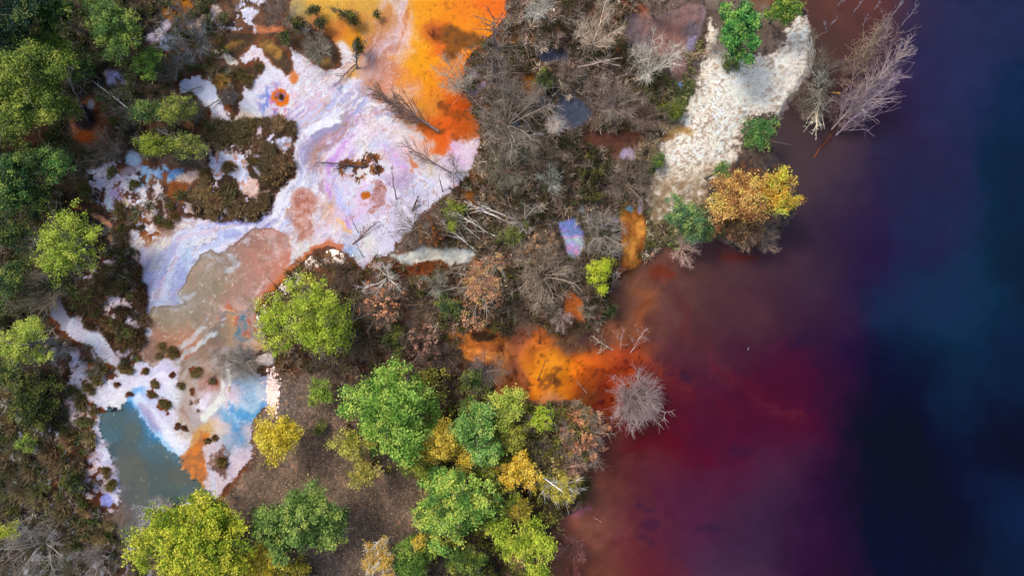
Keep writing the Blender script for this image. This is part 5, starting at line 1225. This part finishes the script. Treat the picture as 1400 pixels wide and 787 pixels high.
lean_tree('fallen_tree','grey-white trunk lying over the pale cove',(655,346),(598,298),1.5,.10,(186,178,166),14,.4,5,208,ang=.5,start=.3)
lean_tree('fallen_tree','slim grey trunk lying beside the one over the pale cove',(672,342),(628,302),1.5,.05,(160,152,140),10,.5,4,209,ang=.5,start=.3)
lean_tree('fallen_branch','forked branch lying on the film south of the driftwood isle',(482,334),(518,302),.5,.06,(112,80,66),9,.5,4,210,ang=.8,zb=.15)
lean_tree('dead_sapling','thin dark stem standing by the blue spot at the tip of the crust',(497,352),(484,326),2,.035,(90,84,84),2,.3,1,211,ang=.5)
lean_tree('dead_sapling','dark stem left of the forked branch on the iridescent film',(490,318),(478,294),2,.035,(90,80,80),3,.3,1,212,ang=.5)
lean_tree('driftwood','dark driftwood crossing the isle in the iridescent film',(500,228),(434,222),.5,.09,(78,64,60),10,.35,4,213,ang=.7,zb=.2)
lean_tree('driftwood','short dark driftwood on the right of the isle in the film',(518,240),(506,212),.5,.06,(84,70,62),6,.4,4,214,ang=.7,zb=.2)
lean_tree('dead_sapling','dark upright sapling right of the driftwood isle',(542,272),(534,228),3.2,.05,(104,84,92),8,.3,3,215,ang=.6)
lean_tree('stump','dark forked stump on the blue-white crust',(564,288),(572,268),.9,.10,(84,62,56),5,.6,2,216,ang=.9,zb=.1)
lean_tree('dead_sapling','slim bent stem on the lilac crust near its right shore',(605,262),(600,240),1.6,.05,(96,80,84),2,.3,1,217,ang=.4)
lean_tree('dead_sapling','thin pale sapling standing on the blue-white crust',(587,290),(584,258),3,.025,(120,116,124),6,.25,2,218,ang=.5)
lean_tree('dead_sapling','hair-thin stem on the blue-white crust left of the pale sapling',(565,266),(563,236),3,.02,(110,106,116),2,.2,1,219,ang=.5)
lean_tree('dead_tree','grey forked dead tree leaning on the oval juniper',(488,94),(485,58),2.6,.09,(112,104,100),10,.35,4,220,ang=.7)
lean_tree('fallen_branch','brown branch lying in the crust south of the oval juniper',(486,88),(456,118),.6,.06,(90,74,64),10,.5,4,221,ang=.6,zb=.3)
lean_tree('fallen_branch','white bare branch lying among dark scrub at the upper left',(180,152),(128,112),1.8,.06,(206,204,200),5,.3,2,222,ang=.8,zb=1.2)
lean_tree('fallen_branch','pale dead branch beside the olive willow, upper left',(262,200),(214,176),1.8,.05,(186,184,176),8,.4,3,223,ang=.6,zb=1)
lean_tree('fallen_branch','dark branch lying across the pale crust at the upper left',(300,136),(268,156),.7,.05,(92,86,84),8,.5,3,224,ang=.6,zb=.3)
lean_tree('fallen_branch','dark branch at the top rim of the pale crust, upper left',(275,118),(238,134),.7,.05,(104,98,96),7,.5,3,225,ang=.6,zb=.4)
lean_tree('fallen_tree','grey fallen trunk with bristling twigs, upper left',(262,75),(238,38),1.5,.07,(128,124,122),14,.4,5,226,ang=.5,zb=.4)
lean_tree('dead_sapling','pale vertical branch beside the green willow, upper left',(240,110),(246,62),1.6,.04,(150,146,140),6,.3,3,227,ang=.7,zb=.8)
lean_tree('fallen_branch','dark dead bough across the rust patch, left of the heather isles',(240,283),(268,245),.8,.07,(84,80,80),12,.4,4,228,ang=.5,zb=.2)
lean_tree('dead_tree','leaning dead tree with grey twigs left of the sparse lime tree, far left',(30,300),(18,255),5,.06,(120,116,112),14,.4,4,229)
lean_tree('dead_tree','pale bare birch limbs among the left edge trees',(110,148),(84,84),6,.06,(140,134,126),12,.45,4,230,ang=.5)
lean_tree('dead_tree','grey birch with fine arching twigs by the left dark wood',(118,160),(92,100),4,.05,(128,120,116),14,.5,5,231)
lean_tree('dead_tree','white-stemmed bare tree leaning over the wet shore at the right of the sand',(1122,176),(1118,100),5,.06,(160,154,136),30,.45,8,232,ang=.6,zb=0)
lean_tree('dead_tree','long bare leaning tree reaching farthest over the dark lake',(1136,178),(1238,66),6,.07,(176,156,150),64,.5,9,233,ang=.5,start=.08,zb=-.1)
lean_tree('dead_tree','second long bare tree leaning over the lake, parallel to the longest',(1142,186),(1222,108),5,.06,(160,142,152),56,.5,9,234,ang=.6,start=.08,zb=-.1)
lean_tree('dead_tree','cream-stemmed slim tree rising left of the two long leaning trees',(1165,106),(1196,44),6,.045,(180,158,126),34,.55,8,235,ang=.35,start=.1,zb=-.1)
lean_tree('dead_tree','twin of the cream-stemmed slim tree, reaching further right',(1170,106),(1212,30),7,.045,(158,136,130),38,.5,8,236,ang=.38,start=.1,zb=-.1)
lean_tree('dead_tree','grey upper limb tree on the wet shore, above the sand corner',(1124,116),(1106,46),6,.05,(140,128,108),26,.4,7,237,ang=.6,zb=0)
lean_tree('dead_tree','fan of white limbs over the brown wet corner below the sand',(1122,122),(1116,176),2.2,.08,(214,204,176),18,.55,6,238,ang=.5,zb=.2)
lean_tree('fallen_tree','rust coloured branch in the water under the two leaning trees',(1112,216),(1142,178),.15,.07,(104,56,34),10,.45,3,239,ang=.6,zb=-.05)
lean_tree('fallen_branch','yellow-barked stub at the foot of the leaning trees',(1148,128),(1136,126),.5,.08,(206,156,50),2,.3,1,240,zb=.2)
for i, (b, t, l) in enumerate((((1146,10),(1152,-6),'leftmost short dead stick in the water at the top edge'), ((1167,18),(1180,0),'dead stick with dark reflection at the top, left of the long pole'),
        ((1179,36),(1186,22),'short leaning stick in the lake below the long pole'), ((1208,40),(1238,-6),'longest thin pole standing in the lake near the top edge'),
        ((1233,36),(1254,6),'thin twin-forked pole farthest out in the lake at the top'), ((1195,14),(1203,2),'small forked stick between the poles near the top edge'),
        ((1130,42),(1126,28),'pale stick in the brown shallows near the top'), ((1136,36),(1144,24),'thin tilted stick beside the pale one in the brown shallows'),
        ((1022,478),(1024,474),'tiny white stick afloat in the lake, centre'))):
    lean_tree('dead_stick', l, b, t, 2.2 if i not in (3, 4) else 4.5, .035, (176,170,178), 5 if i != 8 else 0, .3, 2, 250 + i, zb=-.1, ang=.4, start=.4, cat='dead stick')
lean_tree('dead_tree','gnarled thin dead shrub in the shallow water right of the orange patch',(838,478),(812,462),1.4,.05,(186,170,146),12,.6,4,260,ang=.9,zb=0)
lean_tree('dead_tree','curled thin dead branches standing in the purple shallows',(862,482),(882,450),2,.045,(176,146,140),14,.6,4,261,ang=.9,zb=0)
lean_tree('dead_tree','knotted thin stems between the two dead shrubs in the shallows',(848,476),(852,452),1.8,.04,(180,150,140),9,.5,4,262,ang=.9,zb=0)
lean_tree('dead_sapling','dark forked twig standing on the bright orange silt',(735,520),(745,494),1.6,.045,(80,56,50),4,.4,2,263,ang=.5,zb=0)
lean_tree('dead_sapling','small dark stub south-east of the forked twig on the orange silt',(757,525),(758,512),.8,.04,(78,56,46),3,.4,2,264,zb=0)
lean_tree('dead_sapling','dark twig at the west rim of the orange patch',(738,470),(738,450),1,.05,(74,54,50),4,.4,2,265,zb=0)
lean_tree('fallen_branch','thin grey V of branch on the brown shallows west of the spherical shrub',(802,537),(787,518),.6,.03,(160,130,120),2,.4,1,266,zb=.05)
lean_tree('fallen_branch','yellow curved bough at the foot of the spherical shrub',(812,588),(832,578),1.6,.05,(196,150,90),6,.5,4,267,zb=.6)
lean_tree('fallen_branch','white limb crossing the olive-gold birch over the pink shallows',(740,650),(770,672),5.5,.06,(226,222,210),7,.35,2,268,zb=4.5,ang=.5)
lean_tree('fallen_branch','pale pinkish boughs reaching over the lower shore water',(745,648),(800,632),2.5,.05,(204,168,148),16,.45,4,269,zb=1.2,ang=.4)
lean_tree('fallen_branch','small twig afloat off the lower shore',(822,713),(812,706),.25,.03,(170,120,120),3,.5,1,270,zb=0)
lean_tree('fallen_branch','upper black branch curving in the pond',(146,556),(160,559),.12,.05,(26,34,40),3,.5,1,271,zb=.1,ang=.5)
lean_tree('fallen_branch','lower black branch curving in the pond',(142,561),(168,560),.12,.06,(24,32,38),3,.4,1,272,zb=.1,ang=.4,bendy=.2)
lean_tree('fallen_branch','white crooked branch on the rust shore right of the milky pool',(348,423),(358,404),.5,.06,(226,206,196),3,.4,1,273,zb=.4,bendy=.2)
lean_tree('dead_stick','straight dark pole lying over the pool edge by the pale crumbs',(385,398),(365,378),1.6,.04,(60,56,56),0,.3,1,274,zb=.5,cat='pole')
lean_tree('fallen_branch','dark fallen pole over the ash-grey rubble at the foot of the pool',(346,512),(308,490),.6,.06,(76,70,68),8,.3,3,275,zb=.4,ang=.5)
lean_tree('dead_stick','yellow straight branch lying over the orange delta',(856,326),(870,318),.3,.03,(240,200,120),1,.3,1,276,zb=.15,cat='branch')
lean_tree('dead_tree','fallen brown twigs at the verge under the dense green tree',(990,66),(942,76),1.2,.05,(170,140,118),16,.45,5,277,zb=.5,ang=.4)
lean_tree('fallen_branch','pair of thin brown poles lying on rust soil left of the pond',(68,648),(104,610),.8,.035,(130,96,72),4,.5,1,278,zb=.4,ang=.15)
lean_tree('dead_tree','pale dead limbs fanning from the north edge of the swamp',(790,92),(842,80),2.5,.05,(206,184,166),12,.5,4,279,zb=1.5,ang=.5)
lean_tree('dead_tree','pinkish fan of twigs above the blue-grey pool',(848,90),(812,84),2.5,.045,(210,184,172),12,.6,4,280,zb=1.6,ang=.6)

# ------------------------------------------------------------------ heather clumps
rr = random.Random(5)
def cluster(label, group, pts, color, jit=3):
    mx = sum(p[0] for p in pts) / len(pts); my = sum(p[1] for p in pts) / len(pts)
    sx = (sum((p[0] - mx) ** 2 for p in pts) / len(pts)) ** .5; sy = (sum((p[1] - my) ** 2 for p in pts) / len(pts)) ** .5
    for (x, y, r) in pts:
        u = 'west' if x < mx - .5 * sx else 'east' if x > mx + .5 * sx else ''
        w_ = 'north' if y < my - .5 * sy else 'south' if y > my + .5 * sy else ''
        where = (w_ + '-' + u if u and w_ else u or w_ or 'centre')
        q_ = rr.uniform(.8, 1.2); c = tuple(int(v * q_ * rr.uniform(.95, 1.05)) for v in color)
        r *= 1.2
        if float(fld(LUM, np.array([x]), np.array([y]))[0]) > 165: continue
        tuft('heather_clump', label + ', at its ' + where, x + rr.uniform(-jit, jit) * .3, y + rr.uniform(-jit, jit) * .3, r, c, group)
HT = (84,74,48)
cluster('dark heather clump in the northern mass on the pale crust', 'heather clumps massed on the northern crust isle',
    [(296,178,13),(312,176,13),(330,174,13),(346,170,12),(366,172,12),(382,170,12),(396,176,10),(302,196,12),(320,192,13),(338,190,13),(354,198,11),(372,196,12),(370,212,13),(384,222,15),(390,236,13),(374,240,14),(364,228,11),
     (286,260,13),(276,276,13),(262,284,11),(296,272,14),(312,268,13),(292,290,12),(308,290,13),(324,284,12),(338,292,12),(350,284,12),(362,276,12),(366,262,11),(352,258,8),(282,244,9),(272,262,10)], HT)
cluster('dark heather clump in the dense mass left of the milky pool', 'heather clumps massed left of the milky pool',
    [(162,336,12),(176,344,12),(186,356,12),(172,360,12),(186,374,12),(192,390,12),(176,378,12),(160,376,12),(146,372,12),(134,384,13),(120,392,13),(108,402,12),(150,390,13),(166,396,13),(182,404,12),(194,414,12),(138,402,13),
     (124,410,13),(112,420,12),(134,424,13),(150,418,12),(170,424,12),(186,424,12),(196,436,12),(180,440,13),(164,444,12),(176,456,12),(190,462,12),(194,448,11),(150,444,11),(112,434,9),(104,412,10),(150,460,10),(166,468,12),(178,480,11),(162,484,10),(124,446,10),(98,424,9)], (66,54,36))
for (x, y, r, l) in ((316,229,13,'round grey-green heather clump standing alone on white crust inside the northern isle'), (346,222,10,'smaller grey heather clump right of the round one inside the northern isle'),
    (166,290,14,'wide dark heather clump on the broken crust left of the basin'), (233,282,9,'heather clump at the rust corner above the basin'), (228,306,10,'heather clump on the west lip of the lilac basin'), (240,296,9,'heather clump wedged between the basin and the northern isle'),
    (120,260,15,'grey heather clump on the shadowy west side of the broken crust'), (155,238,9,'blackish clump at the top of the broken crust'), (193,312,8,'rust-ringed round clump at the foot of the broken crust'), (168,312,7,'small clump in the orange part of the broken crust'),
    (284,236,9,'clump on the narrow crust neck left of the northern isle'), (186,254,10,'brown clump on the bare brown plate of the broken crust'), (80,300,9,'dark clump inside the orange rim at the far left'),
    (222,474,9,'topmost clump on the crust below the milky pool'), (236,483,11,'largest of the clumps where the milky pool ends'), (219,487,8,'lower left clump where the milky pool ends'), (268,507,9,'lone green-brown clump right of the pool outlet'), (291,520,7,'small rust clump at the head of the white channel'),
    (211,526,7,'upper clump of the chain on the lilac crust'), (209,539,7,'middle clump of the chain on the lilac crust'), (225,552,12,'big clump at the south end of the chain on the lilac crust'), (247,527,6,'little clump right of the chain on the lilac crust'),
    (199,507,6,'small clump north of the chain on the lilac crust'), (236,512,5,'tiny elongated clump on the white crust'), (160,525,5,'tiny rust clump near the channel junction'), (178,538,5,'reddish tiny clump at the head of the pond'),
    (136,512,13,'grass-brown clump beside the orange stain left of the channel'), (122,530,12,'dark clump under the orange stain left of the channel'), (172,502,12,'clump east of the pale channel'), (110,552,15,'wide clump on the shore left of the pond'), (128,560,9,'clump touching the pond shore at its north-west'),
    (243,582,5,'dark dot clump on the striped crust'), (253,586,5,'brown dot clump beside the striped crust'), (285,603,6,'left of two dots on the fan crust'), (295,598,6,'right of two dots on the fan crust'), (304,632,12,'brown bushy clump at the tip of the fan crust'),
    (154,662,12,'clump on the promontory west of the pond'), (146,646,10,'brown clump north on the promontory west of the pond'), (340,112,12,'dark green clump on the rusty tongue'), (328,104,11,'grey clump on the north of the rusty tongue'), (355,92,8,'little green-black clump above the rusty tongue'),
    (262,134,10,'dark green clump left of the upper crust patch'), (384,133,4,'brown tuft in the round orange spot'), (128,420,1,'x')):
    if l != 'x': tuft('heather_clump', l, x, y, r, tuple(int(v * rr.uniform(.96, 1.05)) for v in ((78,70,40) if r > 5 else (86,58,38))), cat='heather clump')
pts = [(20,540,15),(60,570,16),(80,590,14),(30,575,14),(70,620,16),(100,600,14),(50,640,16),(20,640,15),(84,636,12),(30,670,15),(60,680,15),(90,700,14),(20,695,14),(120,720,13),(60,715,13),(110,640,11),(100,680,12),(120,600,13),(118,575,11),(14,580,12),(44,600,12),(118,695,12),(76,560,11),(34,525,12),(10,520,11),(84,540,11),(150,715,9),(140,735,10),(96,745,12)]
cluster('brown-green heath tussock on the lower left heath beside the pond', 'heath tussocks covering the lower left', pts, (84,74,50))

# ------------------------------------------------------------------ scrub, litter, grass: what nobody could count
def region(n, seed, x0, x1, y0, y1, cond):
    rs = np.random.RandomState(seed); x = rs.uniform(x0, x1, n); y = rs.uniform(y0, y1, n)
    k = cond(x, y, rs); return x[k], y[k], rs
def dry(x, y): return (fld(LUM, x, y) < 138) & (fld(D_main, x, y) > 3) & (fld(D_lake, x, y) > 1) & (fld(D_sand, x, y) > 6) & (fld(D_pond, x, y) > 2)
POOLS_ = 0
CLR = [(345,520),(400,505),(455,515),(470,600),(500,660),(570,640),(595,690),(560,740),(540,800),(440,800),(430,740),(330,690),(318,660),(345,640)]
POOLS = [(784,418,16,18),(700,168,14,18),(758,80,22,12),(782,155,28,20),(900,45,50,40),(920,85,14,30),(840,192,45,14),(862,320,22,34),(782,330,18,26),(860,362,20,18),(660,480,34,36),(690,510,20,40),(858,212,12,10),(158,106,24,14),(125,168,32,42),(171,78,8,9),(225,50,20,14),(205,240,70,30),(730,124,16,12),(610,352,50,14)]
def open_(x, y):
    k = sdpoly(x.astype(np.float32), y.astype(np.float32), CLR) > 4
    for (cx, cy, rx, ry) in POOLS: k &= ((x - cx) / rx) ** 2 + ((y - cy) / ry) ** 2 > 1
    return k
def scrub(name, label, cat, n, seed, box, per, pal, cond, rad=(.25, .7), hgt=(.3, 1.1), w=(.016, .042)):
    x, y, rs = region(n, seed, *box, lambda a, b, r: dry(a, b) & open_(a, b) & cond(a, b, r))
    m = len(x); zz = ground_zs(x, y)
    ctr = np.stack([(x - 700) * S, (393.5 - y) * S, zz], -1)
    P = lin(np.array(pal)) * KV * 1.95 * np.array([1.05, 1, .9]); tone = P[rs.randint(0, len(P), m)] * rs.uniform(.5, 1.4, (m, 1))
    R = rs.uniform(*rad, m); Hh = rs.uniform(*hgt, m)
    N_ = m * per; i = np.repeat(np.arange(m), per)
    th = rs.uniform(0, 2 * math.pi, N_); q = rs.uniform(0, .5, N_)
    foot = ctr[i] + np.stack([np.cos(th) * q * R[i], np.sin(th) * q * R[i], rs.uniform(0, .5, N_) * Hh[i]], -1)
    th2 = th + rs.normal(0, .5, N_)
    d = np.stack([np.cos(th2) * R[i], np.sin(th2) * R[i], Hh[i] * rs.uniform(.1, .9, N_)], -1) + rs.normal(0, .12, (N_, 3))
    ln = np.linalg.norm(d, axis=1); d /= ln[:, None]
    Vv, F = blades(rs, foot, d, ln * rs.uniform(.35, .95, N_), rs.uniform(w[0], w[1], N_))
    c = tone[i] * rs.uniform(.6, 1.4, (N_, 1))
    return tag(link(name, make_mesh(name, Vv, F, np.repeat(c, 3, 0)), M_SCRUB), label, cat, kind='stuff')
scrub('scrub', 'low tangle of grey and brown leafless twigs filling the swamp between the crust and the sand bank', 'scrub', 3500, 301, (600, 905, -90, 450), 42,
      [(120,112,104),(148,138,126),(96,84,72),(84,72,52),(132,110,96),(62,64,36),(70,62,54)], lambda x, y, r: (x > 640) | (y > 330) | (y > 700 - x))
scrub('undergrowth', 'brown and olive undergrowth between the trees of the lower woods', 'undergrowth', 3000, 302, (330, 835, 330, 870), 36,
      [(92,80,64),(110,98,84),(76,76,36),(60,62,30),(120,100,88),(88,60,44)], lambda x, y, r: (y > 350))
scrub('heath', 'dark heath and bracken covering the ground along the left side', 'heath', 3700, 303, (-100, 320, -90, 870), 40,
      [(72,66,50),(92,86,76),(58,66,34),(52,48,32),(96,82,62),(70,82,40),(110,108,98),(52,64,30)], lambda x, y, r: (x < 260) | (y < 220))
scrub('verge_grass', 'thin dry grass on the edge of the sand bank', 'grass', 900, 304, (880, 1010, 60, 345), 26,
      [(120,118,84),(96,100,60),(140,130,104),(86,92,56)], lambda x, y, r: (fld(D_sand, x, y) < 60) & ((y > 240) | (x < 960)), (.15, .4), (.1, .35))
def understory(name, label, n, seed, box, pal, cond, zr):
    x, y, rs = region(n, seed, *box, lambda a, b, r: dry(a, b) & open_(a, b) & cond(a, b, r))
    m = len(x); per = 34; zc_ = ground_zs(x, y) + rs.uniform(*zr, m)
    P = np.stack([(x - 700) * S, (393.5 - y) * S, zc_], -1); i = np.repeat(np.arange(m), per)
    Q = P[i] + rs.normal(0, 1, (m * per, 3)) * (rs.uniform(.12, .34, m)[i])[:, None] * np.array([1, 1, .6])
    Q[:, 2] = np.maximum(Q[:, 2], .15)
    return tag(link(name, leaves_mesh(name, rs, Q, .085, palette_cols(rs, m * per, rs.uniform(0, 1, m)[i], pal)), M_LEAF), label, 'foliage', kind='stuff')
understory('understory_foliage', 'yellow-green and olive understory leaves filling the gaps between the lower woods trees', 1850, 330, (540, 800, 500, 870),
    [(58,62,28),(92,98,36),(130,132,44),(170,158,56)], lambda x, y, r: fbm(x, y, 30, 331, 3) > -.12, (.3, 2.6))
understory('left_understory_foliage', 'green and olive understory leaves between the trees along the left side', 2500, 332, (-100, 260, -90, 440),
    [(34,42,22),(58,72,34),(84,98,44),(112,118,60)], lambda x, y, r: (fbm(x, y, 34, 333, 3) > -.05) & (x < 120 + 0.9 * (220 - np.minimum(y, 220))), (.2, 2.2))
understory('swamp_foliage', 'small moss-green and olive leafy patches between the twigs of the swamp', 420, 334, (600, 900, 60, 450),
    [(46,50,26),(74,78,36),(98,100,46)], lambda x, y, r: fbm(x, y, 26, 335, 3) > .14, (.1, .8))
# fallen leaves on the clearing
rs = np.random.RandomState(310); n = 26000
x = rs.uniform(315, 640, n); y = rs.uniform(485, 800, n)
k = (sdpoly(x.astype(np.float32), y.astype(np.float32), CLR) < 14) & dry(x, y); x, y = x[k], y[k]; n = len(x)
k = fbm(x, y, 26, 312, 4) + rs.uniform(-.35, .35, n) > -.1; x, y = x[k], y[k]; n = len(x)
Q = np.stack([(x - 700) * S, (393.5 - y) * S, ground_zs(x, y) + rs.uniform(.015, .05, n)], -1)
tag(link('fallen_leaves', leaves_mesh('fallen_leaves', rs, Q, .055, palette_cols(rs, n, rs.uniform(0, 1, n), [(92,76,60),(132,106,84),(170,132,102),(204,168,138)]), 2.5), M_LEAF),
    'brown and peach fallen leaves strewn over the clearing', 'leaf litter', kind='stuff')
# moss and lichen crumbs on the sand, pale crumbs of crust on the shores
def crumbs(name, label, cat, X, Y, size, pal, seed, lift=.02, flat=.5):
    rs = np.random.RandomState(seed); n = len(X)
    base = np.array([[1,0,0],[.3,.95,0],[-.8,.6,0],[-.8,-.6,0],[.3,-.95,0],[0,0,1]], np.float32)
    f = np.array([[0,1,5],[1,2,5],[2,3,5],[3,4,5],[4,0,5]])
    s = size * rs.uniform(.5, 1.6, n); a = rs.uniform(0, 6.28, n)
    B = base[None] * rs.uniform(.7, 1.3, (n, 6, 1))
    Vx = (B[..., 0] * np.cos(a)[:, None] - B[..., 1] * np.sin(a)[:, None]) * s[:, None] + ((X - 700) * S)[:, None]
    Vy = (B[..., 0] * np.sin(a)[:, None] + B[..., 1] * np.cos(a)[:, None]) * s[:, None] + ((393.5 - Y) * S)[:, None]
    Vz = B[..., 2] * (s * flat)[:, None] + (ground_zs(X, Y) + lift - .02)[:, None]
    VV = np.stack([Vx, Vy, Vz], -1).reshape(-1, 3); F = (np.arange(n)[:, None, None] * 6 + f[None]).reshape(-1, 3)
    return tag(link(name, make_mesh(name, VV, F, np.repeat(palette_cols(rs, n, rs.uniform(0, 1, n), pal), 6, 0)), M_STONE), label, cat, kind='stuff')
rs = np.random.RandomState(320); n = 22000; x = rs.uniform(885, 1115, n); y = rs.uniform(20, 310, n)
dens = fbm(x, y, 26, 321, 4); k = (fld(D_sand, x, y) < -2) & (dens + rs.uniform(-.5, .5, n) > .12 + .3 * (np.hypot(x - 1085, y - 105) < 40)); 
crumbs('moss_crumbs', 'small dark cushions of moss and lichen dotting the white sand bank', 'moss', x[k], y[k], .036, [(104,90,72),(128,112,92),(150,134,114),(110,106,78)], 322)
n = 2600; t = rs.uniform(0, 1, n); rim = np.array([(352,428),(362,412),(376,398),(392,382),(408,368),(424,352),(440,344),(455,342),(466,348)], float)
s_ = t * (len(rim) - 1.001); i = s_.astype(int); p = rim[i] + (rim[i + 1] - rim[i]) * (s_ - i)[:, None]
x = p[:, 0] + np.abs(rs.normal(3, 6, n)); y = p[:, 1] + np.abs(rs.normal(3, 6, n)); k = fbm(x, y, 9, 323, 3) + rs.uniform(-.2, .2, n) > .08
crumbs('crust_crumbs', 'cream crumbs of broken crust along the south shore of the milky pool', 'crust crumbs', x[k], y[k], .09, [(206,170,140),(240,224,206),(250,240,228)], 324, .03)
n = 500; x = rs.normal(374, 4, n); y = rs.normal(535, 14, n)
crumbs('crust_pebbles', 'pink crumbs along the east rim of the blue shelf', 'crust crumbs', x, y, .08, [(226,180,160),(244,220,206)], 325, .03)
# pale rounded slab
sl = [(351,491),(354,486),(360,487),(362,483),(368,482),(375,484),(378,490),(377,496),(372,499),(360,498),(354,498)]
ctr_ = np.mean([px(*p) for p in sl], 0)
gz = 0.42
Vs = [px(*p) * np.array([1, 1, 0]) + np.array([0, 0, gz - .2]) for p in sl] + [px(*p) * np.array([.994, .994, 0]) * 1.0 + np.array([0, 0, gz + .05]) for p in sl]
top_ = [(ctr_[:2] + (np.array(px(*p))[:2] - ctr_[:2]) * .82) for p in sl]
Vs += [np.array([q[0], q[1], gz + .12]) for q in top_] + [np.array([ctr_[0], ctr_[1], gz + .14])]
n = len(sl); F = []
for i in range(n):
    j = (i + 1) % n
    for a in (0, n): F += [[a + j, a + i, a + n + i], [a + j, a + n + i, a + n + j]]
    F.append([2 * n + j, 2 * n + i, 3 * n])
tag(link('boulder', make_mesh('boulder', np.array(Vs), np.array(F), np.repeat(lin((236,216,204))[None] * K, len(Vs), 0), True), M_STONE), 'pale flat boulder lying on the brown shore right of the ash-grey rubble', 'boulder')
